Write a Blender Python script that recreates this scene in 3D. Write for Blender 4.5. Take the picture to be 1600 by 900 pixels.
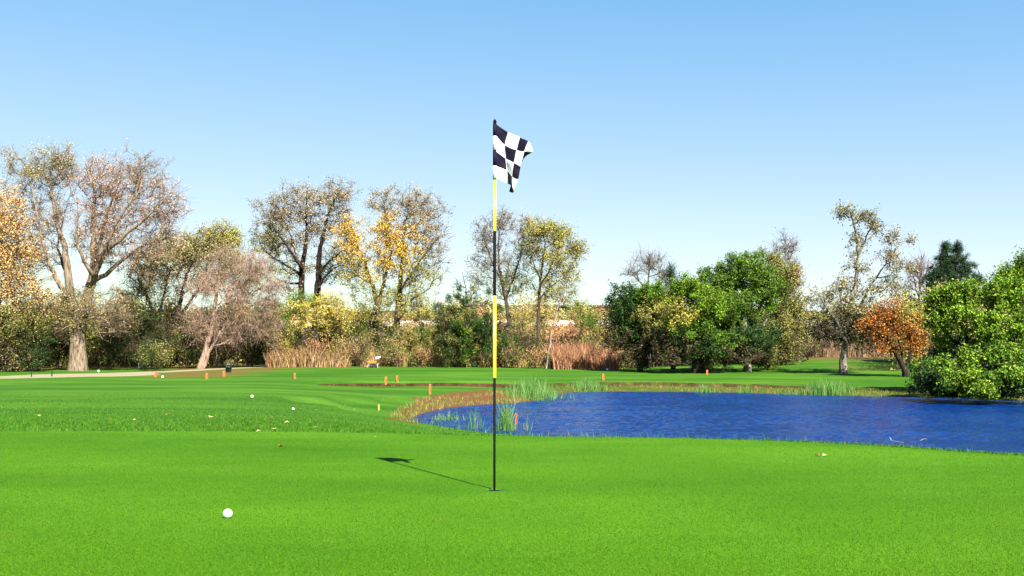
import bpy, math, random
import numpy as np
from mathutils import Vector, Matrix

# ---------------------------------------------------------------- camera, sky, sun, exposure
for o in list(bpy.data.objects): bpy.data.objects.remove(o)
SC = bpy.context.scene
COL = SC.collection
CAM_H, F, HOR = 0.83, 1556.0, 545.0
PITCH = math.atan((HOR-450)/F)
cd = bpy.data.cameras.new('camera'); cam = bpy.data.objects.new('camera', cd); COL.objects.link(cam)
cd.sensor_width = 36; cd.lens = 36*F/1600; cd.clip_start = 0.05; cd.clip_end = 8000
cam.location = (0, 0, CAM_H); cam.rotation_euler = (math.pi/2+PITCH, 0, 0)
SC.camera = cam
SC.render.resolution_x = 1024; SC.render.resolution_y = 576

SUN_EL = math.radians(48); SUN_AZ = math.atan2(0.91, -1.69)       # azimuth clockwise from +Y
w = bpy.data.worlds.new('World'); SC.world = w; w.use_nodes = True
nt = w.node_tree; nt.nodes.clear()
sky = nt.nodes.new('ShaderNodeTexSky'); sky.sky_type = 'NISHITA'; sky.sun_disc = False
sky.sun_elevation = SUN_EL; sky.sun_rotation = SUN_AZ
sky.air_density = 0.7; sky.dust_density = 0.3; sky.ozone_density = 2.0; sky.altitude = 0
bg = nt.nodes.new('ShaderNodeBackground'); bg.inputs['Strength'].default_value = 0.0514
wo = nt.nodes.new('ShaderNodeOutputWorld')
# clear-air tone: each channel of the sky follows its own gentle power curve
sep = nt.nodes.new('ShaderNodeSeparateColor'); com = nt.nodes.new('ShaderNodeCombineColor'); nt.links.new(sky.outputs[0], sep.inputs[0])
def mnode(op, a, b):
    m = nt.nodes.new('ShaderNodeMath'); m.operation = op
    for v, k in ((a, 0), (b, 1)):
        if isinstance(v, float): m.inputs[k].default_value = v
        else: nt.links.new(v, m.inputs[k])
    return m.outputs[0]
for ch, (gain, off_) in enumerate([(6.48, -5.60), (5.17, -3.72), (2.98, 0.0)]):
    c_ = mnode('ADD', mnode('MULTIPLY', mnode('POWER', sep.outputs[ch], .3), gain), off_)
    nt.links.new(mnode('MAXIMUM', c_, mnode('MULTIPLY', sep.outputs[ch], .9)) if ch < 2 else c_, com.inputs[ch])
nt.links.new(com.outputs[0], bg.inputs[0]); nt.links.new(bg.outputs[0], wo.inputs[0])
sd = bpy.data.lights.new('sun', 'SUN'); sd.energy = 5.0; sd.angle = math.radians(0.5); sd.color = (1, .95, .87)
sun = bpy.data.objects.new('sun', sd); COL.objects.link(sun)
sdir = Vector((math.sin(SUN_AZ)*math.cos(SUN_EL), math.cos(SUN_AZ)*math.cos(SUN_EL), math.sin(SUN_EL)))
sun.rotation_euler = sdir.to_track_quat('Z', 'Y').to_euler(); sun.location = (20, -30, 40)
vs = SC.view_settings
vs.view_transform = 'Standard'; vs.look = 'None'; vs.exposure = 2.05; vs.gamma = 1; vs.use_curve_mapping = False

# ---------------------------------------------------------------- helpers
def ray(px, py):
    u = (px-800)/F; v = (450-py)/F
    return Vector((u, math.cos(PITCH)-v*math.sin(PITCH), math.sin(PITCH)+v*math.cos(PITCH)))
def at(px, py, Y):
    d = ray(px, py); return Vector((0, 0, CAM_H)) + d*(Y/d.y)

def link(name, me, mats, parent=None, loc=None):
    o = bpy.data.objects.new(name, me); COL.objects.link(o)
    for m in (mats if isinstance(mats, (list, tuple)) else [mats]): me.materials.append(m)
    if parent: o.parent = parent
    if loc is not None: o.location = loc
    return o
def tag(o, label=None, cat=None, group=None, kind=None):
    if label: o['label'] = label
    if cat: o['category'] = cat
    if group: o['group'] = group
    if kind: o['kind'] = kind
    return o
def empty(name, loc, label, cat, group=None):
    o = bpy.data.objects.new(name, None); COL.objects.link(o); o.location = loc
    o.empty_display_size = .3
    return tag(o, label, cat, group)

def np_mesh(name, V, Fc, color=None, smooth=False, loops=None):
    """V (n,3), Fc (m,k) with k 3 or 4 or a list of such arrays"""
    Fs = Fc if isinstance(Fc, list) else [Fc]
    Fs = [f for f in Fs if len(f)]
    me = bpy.data.meshes.new(name)
    V = np.asarray(V, np.float32)
    me.vertices.add(len(V)); me.vertices.foreach_set('co', V.ravel())
    nl = sum(f.size for f in Fs); npoly = sum(len(f) for f in Fs)
    me.loops.add(nl); me.loops.foreach_set('vertex_index', np.concatenate([f.ravel() for f in Fs]).astype(np.int32))
    me.polygons.add(npoly)
    tot = np.concatenate([np.full(len(f), f.shape[1]) for f in Fs])
    st = np.concatenate([[0], np.cumsum(tot)[:-1]])
    me.polygons.foreach_set('loop_start', st.astype(np.int32))
    me.polygons.foreach_set('use_smooth', np.full(npoly, smooth))
    me.update(calc_edges=True)
    if color is not None:
        a = me.attributes.new('tint', 'FLOAT_COLOR', 'POINT')
        c = np.ones((len(V), 4), np.float32); c[:, :3] = color
        a.data.foreach_set('color', c.ravel())
    return me

def hash2(i, j, s):
    n = (i*374761393 + j*668265263 + s*982451653) & 0x7fffffff
    n = ((n ^ (n >> 13))*1274126177) & 0x7fffffff
    return ((n ^ (n >> 16)) & 0xffff)/65535.0
def vnoise(x, y, s=0):
    x = np.asarray(x, float); y = np.asarray(y, float)
    i = np.floor(x).astype(np.int64); j = np.floor(y).astype(np.int64)
    a = x-i; b = y-j; a = a*a*(3-2*a); b = b*b*(3-2*b)
    return (hash2(i, j, s)*(1-a)+hash2(i+1, j, s)*a)*(1-b)+(hash2(i, j+1, s)*(1-a)+hash2(i+1, j+1, s)*a)*b
def sst(a, b, x):
    t = np.clip((x-a)/(b-a), 0, 1); return t*t*(3-2*t)

# ---------------------------------------------------------------- materials
class NM:
    def __init__(s, name):
        s.m = bpy.data.materials.new(name); s.m.use_nodes = True; s.t = s.m.node_tree; s.t.nodes.clear()
        s.out = s.n('ShaderNodeOutputMaterial')
    def n(s, ty, **k):
        x = s.t.nodes.new(ty)
        for a, b in k.items():
            if hasattr(x, a): setattr(x, a, b)
        return x
    def l(s, a, b): s.t.links.new(a, b)
    def noise(s, scale, detail=3, rough=.55, vec=None, typ='Generated'):
        x = s.n('ShaderNodeTexNoise'); x.inputs['Scale'].default_value = scale
        x.inputs['Detail'].default_value = detail; x.inputs['Roughness'].default_value = rough
        if vec is not None: s.l(vec, x.inputs['Vector'])
        return x
    def ramp(s, fac, stops):
        r = s.n('ShaderNodeValToRGB'); e = r.color_ramp.elements
        while len(e) < len(stops): e.new(.5)
        for k, (p, c) in enumerate(stops): e[k].position = p; e[k].color = (*c, 1) if len(c) == 3 else c
        s.l(fac, r.inputs[0]); return r
    def mix(s, fac, a, b, bt='MIX'):
        x = s.n('ShaderNodeMix'); x.data_type = 'RGBA'; x.blend_type = bt
        for v, i in ((fac, 0), (a, 6), (b, 7)):
            if isinstance(v, (int, float)): x.inputs[i].default_value = v
            elif isinstance(v, tuple): x.inputs[i].default_value = (*v, 1)
            else: s.l(v, x.inputs[i])
        return x.outputs[2]
    def math(s, op, a, b=None, clamp=False):
        x = s.n('ShaderNodeMath'); x.operation = op; x.use_clamp = clamp
        for v, i in ((a, 0), (b, 1)):
            if v is None: continue
            if isinstance(v, (int, float)): x.inputs[i].default_value = v
            else: s.l(v, x.inputs[i])
        return x.outputs[0]
    def attr(s, name):
        x = s.n('ShaderNodeAttribute'); x.attribute_name = name; return x
    def pbsdf(s, col, rough=.6, spec=.4, **kw):
        b = s.n('ShaderNodeBsdfPrincipled')
        if isinstance(col, tuple): b.inputs['Base Color'].default_value = (*col, 1)
        else: s.l(col, b.inputs['Base Color'])
        if isinstance(rough, (int, float)): b.inputs['Roughness'].default_value = rough
        else: s.l(rough, b.inputs['Roughness'])
        b.inputs['Specular IOR Level'].default_value = spec
        for k, v in kw.items(): b.inputs[k].default_value = v
        return b
    def bump(s, h, strength, dist, bsdf):
        x = s.n('ShaderNodeBump'); x.inputs['Strength'].default_value = strength; x.inputs['Distance'].default_value = dist
        s.l(h, x.inputs['Height']); s.l(x.outputs[0], bsdf.inputs['Normal'])
    def done(s, sh): s.l(sh, s.out.inputs['Surface']); return s.m

def simple_mat(name, col, rough=.5, spec=.4, var=.25, scale=8, bump=0.0, bd=.01, **kw):
    M = NM(name); g = M.n('ShaderNodeTexCoord')
    n = M.noise(scale, 4, .6, g.outputs['Object'])
    r = M.ramp(n.outputs[0], [(.3, tuple(c*(1-var) for c in col)), (.7, tuple(min(1, c*(1+var)) for c in col))])
    b = M.pbsdf(r.outputs[0], rough, spec, **kw)
    if bump: M.bump(n.outputs[0], bump, bd, b)
    return M.done(b.outputs[0])

def leaf_mat(name, trans=.3, rough=.55, spec=.3):
    M = NM(name); a = M.attr('tint')
    b = M.pbsdf(a.outputs['Color'], rough, spec)
    t = M.n('ShaderNodeBsdfTranslucent'); M.l(a.outputs['Color'], t.inputs[0])
    mx = M.n('ShaderNodeMixShader'); mx.inputs[0].default_value = trans
    M.l(b.outputs[0], mx.inputs[1]); M.l(t.outputs[0], mx.inputs[2])
    return M.done(mx.outputs[0])
LEAF = leaf_mat('leaf', .13, .6, .15)
NEEDLE = leaf_mat('needle', .08, .6, .2)
BLADE = leaf_mat('blade', .3, .7, .06)

def bark_mat(name, c1, c2, scale=3):
    M = NM(name); g = M.n('ShaderNodeTexCoord'); mp = M.n('ShaderNodeMapping')
    mp.inputs['Scale'].default_value = (2.2, 2.2, .5); M.l(g.outputs['Object'], mp.inputs[0])
    n = M.noise(scale, 6, .65, mp.outputs[0])
    c1 = tuple(v*.44 for v in c1); c2 = tuple(v*.44 for v in c2)
    r = M.ramp(n.outputs[0], [(.35, c1), (.62, c2)])
    b = M.pbsdf(r.outputs[0], .9, .15); M.bump(n.outputs[0], .9, .06, b)
    return M.done(b.outputs[0])
BARK = bark_mat('bark_brown', (.035, .025, .018), (.20, .15, .095))
BARK_PALE = bark_mat('bark_pale', (.11, .075, .05), (.52, .39, .27))
BARK_MOTTLED = bark_mat('bark_mottled', (.04, .03, .02), (.50, .44, .36), 2.2)
BARK_GREY = bark_mat('bark_grey', (.15, .12, .11), (.34, .28, .26))
BARK_DARK = bark_mat('bark_dark', (.012, .010, .008), (.07, .05, .04))
BARK_PINK = bark_mat('bark_pinkish', (.14, .085, .075), (.40, .27, .23))

# ---------------------------------------------------------------- terrain height
WZ = -1.30
PX = [0, 300, 500, 640, 800, 1000, 1200, 1400, 1600]
US = np.array([(p-800)/F for p in PX])
YN = [0, 7.6, 8.7, 10, 12, 16, 20, 25, 30, 40, 50, 60, 70, 80, 90, 100, 110, 120, 135, 150]
ZT = np.array([
 [0, 0, 0, 0, -.09, -.28, -.42, -.53, -.62, -.72, -.78, -.80, -.80, -.75, -.6, .2, 2, 4, 6, 6.5],
 [0, 0, 0, 0, -.10, -.30, -.43, -.54, -.63, -.72, -.80, -.85, -.80, -.72, -.6, .2, 2, 4, 6, 6.5],
 [0, 0, 0, 0, -.11, -.34, -.50, -.62, -.70, -.78, -.84, -.75, -.60, -.55, -.45, .2, 2, 4, 6, 6.5],
 [0, 0, 0, 0, -.18, -.50, -.76, -1.02, -1.2, -1.1, -.90, -.75, -.62, -.57, -.45, .2, 2, 4, 6, 6.5],
 [0, 0, 0, -.01, -.33, -.85, -1.15, -1.25, -1.25, -1.2, -.95, -.78, -.68, -.60, -.45, .2, 2, 4, 6, 6.5],
 [0, 0, 0, -.02, -.35, -.95, -1.2, -1.25, -1.25, -1.2, -.96, -.82, -.78, -.74, -.55, .2, 2, 4, 6, 6.5],
 [0, 0, 0, -.05, -.42, -1.0, -1.2, -1.25, -1.25, -1.2, -.96, -.86, -.72, -.22, .02, .2, 2, 4, 6, 6.5],
 [0, 0, 0, -.14, -.52, -1.05, -1.2, -1.25, -1.25, -1.2, -.95, -.88, -.55, -.02, .08, .2, 2, 4, 6, 6.5],
 [0, 0, -.08, -.30, -.68, -1.1, -1.2, -1.25, -1.25, -1.15, -.92, -.86, -.60, -.2, 0, .2, 2, 4, 6, 6.5]])
UG = np.linspace(-.62, .62, 125); YG = np.arange(0, 150.01, .25)
_a = np.stack([np.interp(YG, YN, z) for z in ZT])
_g = np.stack([np.interp(UG, US, _a[:, k]) for k in range(len(YG))], 1)
def blur(g, ax, sg):
    r = int(3*sg)+1; k = np.exp(-.5*(np.arange(-r, r+1)/sg)**2); k /= k.sum()
    p = np.pad(g, [(r, r) if a == ax else (0, 0) for a in (0, 1)], mode='edge')
    return sum(k[i]*np.take(p, np.arange(i, i+g.shape[ax]), ax) for i in range(2*r+1))
_s1 = blur(blur(_g, 0, 4), 1, 2.2); _s2 = blur(blur(_g, 0, 4), 1, 9)
_wt = sst(14, 30, YG)[None, :]
G = _s1*(1-_wt)+_s2*_wt
def bil(x, y):
    x = np.asarray(x, float); y = np.asarray(y, float)
    th = np.arctan2(x, y); r = np.hypot(x, y)
    tc = np.clip(th, -.545, .545)
    u = np.tan(tc); Y = r*np.cos(tc)
    a = np.clip((u-UG[0])/(UG[1]-UG[0]), 0, len(UG)-1.001); b = np.clip(Y/.25, 0, len(YG)-1.001)
    i = a.astype(int); j = b.astype(int); a = a-i; b = b-j
    z = (G[i, j]*(1-a)+G[i+1, j]*a)*(1-b)+(G[i, j+1]*(1-a)+G[i+1, j+1]*a)*b
    back = sst(1.2, 2.3, np.abs(th))
    return z*(1-back)

def wpt(px, py, z=WZ):
    d = ray(px, py); t = (z-CAM_H)/d.z
    return (d.x*t, d.y*t)
POND = np.array([wpt(*p) for p in [(640, 657), (652, 649), (672, 642.5), (700, 637), (745, 632.5), (800, 630), (842, 625), (862, 617), (888, 613), (950, 611.5),
    (1050, 612), (1150, 613.5), (1250, 616.5), (1350, 619), (1430, 620.5), (1500, 622.5), (1600, 626), (1760, 634), (1760, 730),
    (1600, 715), (1400, 701), (1200, 691), (1000, 686), (850, 683.5), (760, 677), (700, 668.5), (660, 661)]])
def sdist(P, x, y, closed=True):
    """signed distance, negative inside"""
    d = np.full(x.shape, 1e9); ins = np.zeros(x.shape, bool); n = len(P)
    for k in range(n if closed else n-1):
        a = P[k]; b = P[(k+1) % n]; e = b-a
        t = np.clip(((x-a[0])*e[0]+(y-a[1])*e[1])/(e@e), 0, 1)
        d = np.minimum(d, np.hypot(x-a[0]-t*e[0], y-a[1]-t*e[1]))
        if closed:
            c = ((a[1] > y) != (b[1] > y)); dy = (b[1]-a[1]) or 1e-9
            ins ^= c & (x < (b[0]-a[0])*(y-a[1])/dy+a[0])
    return np.where(ins, -d, d) if closed else d
CREEK = np.array([((p-800)/F*Y, Y) for p, Y in [(505, 49.6), (560, 50.8), (620, 51.6), (690, 52.6), (760, 52.6), (820, 51.4), (870, 50.3)]])
LIP = 2.3
def height(x, y, full=False):
    x = np.asarray(x, float); y = np.asarray(y, float); sh = x.shape
    x = x.ravel(); y = y.ravel()
    B = bil(x, y)
    r = np.hypot(x, y)
    und = (vnoise(x/7, y/7, 3)-.5)*.055*sst(12, 22, r) + (vnoise(x/1.6, y/1.6, 4)-.5)*.02*sst(11, 16, r)
    und += (vnoise(x/2.4, y/2.4, 9)-.5)*.010*sst(6.5, 8, r)*(1-sst(11, 16, r))
    B = B+und
    near = (x > -12) & (x < 36) & (y > 8) & (y < 62)
    dp = np.full(x.shape, 50.); dc = np.full(x.shape, 50.)
    dp[near] = sdist(POND, x[near], y[near]); dc[near] = sdist(CREEK, x[near], y[near], False)
    dpn = dp + (vnoise(x/.9, y/.9, 5)-.5)*.9*sst(.1, 1.2, dp) + (vnoise(x/.25, y/.25, 6)-.5)*.22*sst(0.02, .6, np.abs(dp))
    far = sst(26, 30, y)*sst(0, 3, x)
    prof = np.where(dpn < 0, WZ-.5*sst(0, 3, -dpn)-.03, WZ+.01+.085*dpn + far*.26*sst(LIP, LIP+.14, dpn) + (.16+.39*np.maximum(sst(0, 3, x), 1-sst(28, 30, y)))*np.maximum(dpn-LIP-.2*far, 0))
    z = np.where(dp < 14, np.minimum(B, prof), B)
    # keep the land beside the water above it
    z = np.where(dpn > .25, np.maximum(z, WZ+.02+.0*dpn), z)
    cw = .55+.25*vnoise(x/1.3, y/1.3, 8)
    yc = np.interp(x, CREEK[:, 0], CREEK[:, 1])+.35*(vnoise(x/.7, x*0, 14)-.5); inx = sst(CREEK[0, 0]-3, CREEK[0, 0]+3, x)*(1-sst(CREEK[-1, 0]-1, CREEK[-1, 0]+1.5, x))
    z = np.where(dp > .2, z-.22*inx*(1-sst(-.1, .12, y-yc))*sst(-9, -1, y-yc), z)
    z = z - .10*(1-sst(cw*.55, cw, dc))*(dp > .2)
    z = np.where((dp > .25), np.maximum(z, WZ+.03), z)
    z = z.reshape(sh)
    if full: return z, dp.reshape(sh), dpn.reshape(sh), dc.reshape(sh)
    return z
def hz(x, y): return float(height(np.array([x]), np.array([y]))[0])
def hit(px, py, ymax=140):
    d = ray(px, py); Y = np.arange(3, ymax, .05)
    X = d.x/d.y*Y; Z = CAM_H+d.z/d.y*Y
    h = height(X, Y); k = np.where(Z <= h)[0]
    i = k[0] if len(k) else len(Y)-1
    return Vector((X[i], Y[i], h[i]))

# ---------------------------------------------------------------- ground mesh (one sheet to the horizon)
th = np.concatenate([np.radians(np.arange(-180, -33, 3.0)), np.radians(np.arange(-33, 33, .16)), np.radians(np.arange(33, 180, 3.0))])
rr = np.concatenate([[.02, .5, 1, 1.6, 2.2], np.arange(2.7, 14, .075), np.arange(14, 44, .2), np.arange(44, 60, .1), np.arange(60, 100, .4),
                     np.arange(100, 160, 2), [170, 185, 200, 240, 300, 400, 600, 900, 1400, 2200, 4000]])
TH, RR = np.meshgrid(th, rr); X = np.sin(TH)*RR; Y = np.cos(TH)*RR
Z, DP, DPN, DC = height(X, Y, True)
nr, nth = X.shape
V = np.stack([X, Y, Z], -1).reshape(-1, 3)
idx = np.arange(nr*nth).reshape(nr, nth)
a = idx[:-1]; b = idx[1:]
Fq = np.stack([a, np.roll(a, -1, 1), np.roll(b, -1, 1), b], -1).reshape(-1, 4)[:, ::-1]
HOLE = at(772.5, 765.5, 5.8); _d = ray(772.5, 765.5); _t = -CAM_H/_d.z
HOLE = Vector((_d.x*_t, _d.y*_t, 0)); HOLE.z = hz(HOLE.x, HOLE.y)
cen = V[Fq].mean(1)
keep = (np.abs(cen[:, 0]-HOLE.x) > .13) | (np.abs(cen[:, 1]-HOLE.y) > .13)
Fq = Fq[keep]
# collar of turf round the cup, lapping over the cut-out by a millimetre
n = 48; rad = [.054, .056, .08, .14, .24, .34]; off = [-.004, .0025, .003, .003, .002, -.004]
cv = []
for r_, of in zip(rad, off):
    for k in range(n):
        x = HOLE.x+r_*math.cos(2*math.pi*k/n); y = HOLE.y+r_*math.sin(2*math.pi*k/n)
        cv.append((x, y, of))
cv = np.array(cv); cv[:, 2] += height(cv[:, 0], cv[:, 1])
ci = np.arange(len(rad)*n).reshape(len(rad), n)+len(V)
Fc = np.stack([ci[:-1], np.roll(ci[:-1], -1, 1), np.roll(ci[1:], -1, 1), ci[1:]], -1).reshape(-1, 4)[:, ::-1]
V = np.concatenate([V, cv]); Fq = np.concatenate([Fq, Fc])
Z, DP, DPN, DC = height(V[:, 0], V[:, 1], True)
X, Y = V[:, 0], V[:, 1]
me = np_mesh('ground', V, Fq, smooth=True)
def fattr(name, v):
    at_ = me.attributes.new(name, 'FLOAT', 'POINT'); at_.data.foreach_set('value', np.asarray(v, np.float32).ravel())
R_ = np.hypot(X, Y); th_ = np.arctan2(X, Y)
U_ = np.tan(np.clip(th_, -1.2, 1.2))
pxv = 800+F*U_
# mown green edge: bearing -> distance
edge = np.interp(pxv, [-400, 0, 300, 600, 800, 1000, 1200, 1400, 1600, 2000], [10.3, 10.3, 10.4, 10.2, 10.3, 10.4, 10.0, 9.3, 8.5, 8.0])+(vnoise(X*1.5, Y*1.5, 2)-.5)*.12
green = 1-sst(edge-.06, edge+.06, np.where(np.abs(th_) < 1.2, Y, R_))
fattr('green', green)
wig = (vnoise(X/1.4, Y/1.4, 11)-.5)
soil = sst(0, 3, X)*(sst(LIP-.35, LIP-.05, DPN)*(1-sst(LIP+.12, LIP+.22, DPN)))*sst(28, 34, Y)
flat = (1-sst(LIP-.4, LIP, DPN))
BANK = np.array([wpt(px_, py_, z_) for px_, py_, z_ in [(604, 640, -1.0), (640, 662, -1.25), (700, 650, WZ), (800, 645, WZ), (900, 618, WZ), (870, 606, -1.1), (790, 607, -1.08), (700, 613, -1.05), (650, 620, -1.0), (618, 629, -.98)]])
db = np.full(X.shape, 50.); nb_ = (X > -12) & (X < 10) & (Y > 20) & (Y < 60); db[nb_] = sdist(BANK, X[nb_], Y[nb_])
wig2 = vnoise(X/.5, Y/.9, 12)-.5
lb = 1-sst(-.15, .2, db+.9*wig+.7*wig2)
ditch = (1-sst(.16, .32, DC+wig*.25))*(Y < 56)
fattr('soil', np.clip(np.maximum(soil*.9, ditch), 0, 1))
fattr('bank', np.clip(np.maximum(lb, flat*sst(28, 34, Y)*sst(0, 3, X)), 0, 1)*(DP > -6))
fattr('redbank', np.clip(lb, 0, 1))
PATH = np.array([((p-800)/F*Y, Y) for p, Y in [(-500, 50), (0, 56.5), (90, 60.5), (150, 63), (215, 69), (300, 73.5), (400, 79), (500, 85.0), (560, 91)]])
PW = np.array([1.8, 1.8, 2.8, 3.9, 1.3, 1.2, 1.2, 1.3, 1.3])
dpt = np.full(X.shape, 50.); m_ = (X < 0) & (Y > 25) & (Y < 110)
best = np.full(m_.sum(), 50.)
for k in range(len(PATH)-1):
    a, b = PATH[k], PATH[k+1]; e = b-a; x, y = X[m_], Y[m_]
    t = np.clip(((x-a[0])*e[0]+(y-a[1])*e[1])/(e@e), 0, 1)
    d = np.hypot(x-a[0]-t*e[0], y-a[1]-t*e[1])-(PW[k]*(1-t)+PW[k+1]*t)
    best = np.minimum(best, d)
dpt[m_] = best
fattr('path', 1-sst(-.1, .15, dpt+wig*.3))
# worn leaf-strewn turf in front of the path and along the tree line
dry = sst(.1, .4, dpt)*(1-sst(3.0, 7.5, dpt+wig*5))*sst(200, 290, pxv)*(1-sst(520, 570, pxv))*(Y < 90)*1.0
dry = np.maximum(dry, sst(84, 88, R_)*.9)
dry = np.maximum(dry, .55*sst(66, 70, Y)*(1-sst(80, 86, Y))*sst(1270, 1330, pxv)*sst(.35, .6, vnoise(X/2, Y/1.2, 21)))
fattr('dry', dry)

M = NM('turf'); g = M.n('ShaderNodeTexCoord'); P = g.outputs['Object']
n_big = M.noise(.55, 3, .5, P); n_mid = M.noise(3.2, 4, .6, P); n_fine = M.noise(130, 3, .7, P); n_f2 = M.noise(28, 4, .65, P); n_sp = M.noise(62, 3, .8, P)
mp = M.n('ShaderNodeMapping'); mp.inputs['Rotation'].default_value = (0, 0, .25); mp.inputs['Scale'].default_value = (.35, 2.2, 1); M.l(P, mp.inputs[0])
n_str = M.noise(1.0, 4, .6, mp.outputs[0])
gcol = M.ramp(n_big.outputs[0], [(.3, (0.0528, 0.15, 0.0072)), (.7, (0.0768, 0.183, 0.0132))]).outputs[0]
gcol = M.mix(M.ramp(n_mid.outputs[0], [(.35, (0, 0, 0)), (.75, (.45, .45, .45))]).outputs[0], gcol, (0.045, 0.141, 0.006))
sp = M.ramp(n_fine.outputs[0], [(.34, (.50, .58, .4)), (.5, (1.05, 1.05, 1.05)), (.66, (1.6, 1.4, 1.9))]).outputs[0]
gcol = M.mix(1.0, gcol, sp, 'MULTIPLY')
gcol = M.mix(1.0, gcol, M.ramp(n_sp.outputs[0], [(.36, (.62, .70, .5)), (.5, (1, 1, 1)), (.64, (1.35, 1.2, 1.6))]).outputs[0], 'MULTIPLY')
fcol = M.ramp(n_str.outputs[0], [(.3, (0.02312, 0.102, 0.0068)), (.72, (0.0578, 0.1734, 0.01768))]).outputs[0]
fcol = M.mix(M.ramp(n_mid.outputs[0], [(.4, (0, 0, 0)), (.7, (.5, .5, .5))]).outputs[0], fcol, (0.034, 0.136, 0.0136))
sp2 = M.ramp(n_f2.outputs[0], [(.3, (.6, .62, .55)), (.5, (1, 1, 1)), (.72, (1.3, 1.25, 1.3))]).outputs[0]
fcol = M.mix(1.0, fcol, sp2, 'MULTIPLY')
mp2 = M.n('ShaderNodeMapping'); mp2.inputs['Scale'].default_value = (.12, .35, 1); M.l(P, mp2.inputs[0])
n_bl = M.noise(1.0, 4, .6, mp2.outputs[0])
fcol = M.mix(M.ramp(n_bl.outputs[0], [(.42, (0, 0, 0)), (.62, (.75, .75, .75))]).outputs[0], fcol, (.085, .215, .025))
gd = M.ramp(n_bl.outputs[0], [(.38, (.70, .76, .62)), (.60, (1.14, 1.08, 1.15))]).outputs[0]
gcol = M.mix(1.0, gcol, gd, 'MULTIPLY')
n_spot = M.noise(1.9, 5, .72, P); n_row = M.noise(.9, 2, .5, P)
gcol = M.mix(M.ramp(n_spot.outputs[0], [(.60, (0, 0, 0)), (.74, (.40, .40, .40))]).outputs[0], gcol, (.125, .175, .045))
gcol = M.mix(M.ramp(n_spot.outputs[0], [(.22, (.45, .45, .45)), (.36, (0, 0, 0))]).outputs[0], gcol, (.030, .095, .006))
c = M.mix(M.attr('green').outputs['Fac'], fcol, gcol)
n3 = M.noise(2.6, 5, .7, P)
dcol = M.ramp(n3.outputs[0], [(.32, (0.062, 0.124, 0.0186)), (.46, (0.124, 0.124, 0.0434)), (.6, (0.155, 0.0806, 0.0372)), (.75, (0.2232, 0.1488, 0.0806))]).outputs[0]
c = M.mix(M.attr('dry').outputs['Fac'], c, dcol)
mp4 = M.n('ShaderNodeMapping'); mp4.inputs['Scale'].default_value = (1, .45, 1); M.l(P, mp4.inputs[0])
n4 = M.noise(2.6, 7, .8, mp4.outputs[0])
bcol = M.ramp(n4.outputs[0], [(.34, (0.06, 0.14, 0.012)), (.47, (0.12, 0.17, 0.03)), (.56, (0.216, 0.162, 0.09)), (.64, (0.18, 0.12, 0.09)), (.74, (0.096, 0.054, 0.036))]).outputs[0]
rcol = M.ramp(n4.outputs[0], [(.28, (0.084, 0.108, 0.024)), (.4, (0.18, 0.132, 0.054)), (.52, (0.228, 0.12, 0.078)), (.64, (0.27, 0.192, 0.12)), (.74, (0.072, 0.039, 0.024))]).outputs[0]
bcol = M.mix(1.0, M.mix(M.attr('redbank').outputs['Fac'], bcol, rcol), M.mix(M.attr('redbank').outputs['Fac'], (.50, .66, .44), (.66, .58, .50)), 'MULTIPLY')
c = M.mix(M.attr('bank').outputs['Fac'], c, bcol)
scol = M.ramp(n4.outputs[0], [(.35, (.02, .012, .008)), (.7, (.12, .065, .04))]).outputs[0]
c = M.mix(M.attr('soil').outputs['Fac'], c, scol)
pcol = M.ramp(n_f2.outputs[0], [(.3, (0.26, 0.24, 0.215)), (.7, (0.38, 0.355, 0.32))]).outputs[0]
c = M.mix(M.attr('path').outputs['Fac'], c, pcol)
c = M.mix(1.0, c, M.mix(M.attr('green').outputs['Fac'], (.56, .52, .36), (.56, .64, .26)), 'MULTIPLY')
bs = M.pbsdf(c, .9, .05)
hh = M.math('ADD', M.math('MULTIPLY', n_fine.outputs[0], .7), M.math('MULTIPLY', n_f2.outputs[0], M.math('SUBTRACT', 1.0, M.math('MULTIPLY', M.attr('green').outputs['Fac'], .85))))
M.bump(hh, .4, .02, bs)
TURF = M.done(bs.outputs[0])
ground = link('ground', me, TURF); tag(ground, kind='structure')

# cup lining
cv = []; nn = 40
for r_, z in [(.0545, -.006), (.0545, -.12), (.001, -.12)]:
    for k in range(nn): cv.append((r_*math.cos(2*math.pi*k/nn), r_*math.sin(2*math.pi*k/nn), z))
ci = np.arange(3*nn).reshape(3, nn)
Fc = np.stack([ci[:-1], np.roll(ci[:-1], -1, 1), np.roll(ci[1:], -1, 1), ci[1:]], -1).reshape(-1, 4)
cup = link('hole_cup', np_mesh('hole_cup', np.array(cv), Fc, smooth=True), simple_mat('cup_liner', (.012, .010, .007), .9, .05), loc=HOLE)
tag(cup, 'round golf hole cut in the green around the foot of the flagstick', 'golf hole')

# ---------------------------------------------------------------- water
gx = np.arange(-5, 25, .075); gy = np.arange(16, 52, .075)
WX, WY = np.meshgrid(gx, gy)
dW = sdist(POND, WX, WY)
def waves(x, y):
    z = 0
    rs = np.random.RandomState(4)
    for L, A in [(.8, .0025), (.5, .005), (.37, .006), (.28, .006), (.2, .0045)]:
        for k in range(4):
            an = math.radians(-70+rs.uniform(-38, 38)); ph = rs.uniform(0, 6.28)
            l_ = L*rs.uniform(.8, 1.2)
            warp = 1.6*vnoise(x/3+k*7, y/3, 31)
            z = z+A*.55*np.sin((x*math.cos(an)+y*math.sin(an))*6.283/l_+ph+warp*3)
    return z*(.55+.9*vnoise(x/2.2, y/1.3, 33))
WZZ = WZ+waves(WX, WY)*sst(0, 1.2, -dW+.3)
V = np.stack([WX, WY, WZZ], -1).reshape(-1, 3); ny_, nx_ = WX.shape
idx = np.arange(nx_*ny_).reshape(ny_, nx_)
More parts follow.
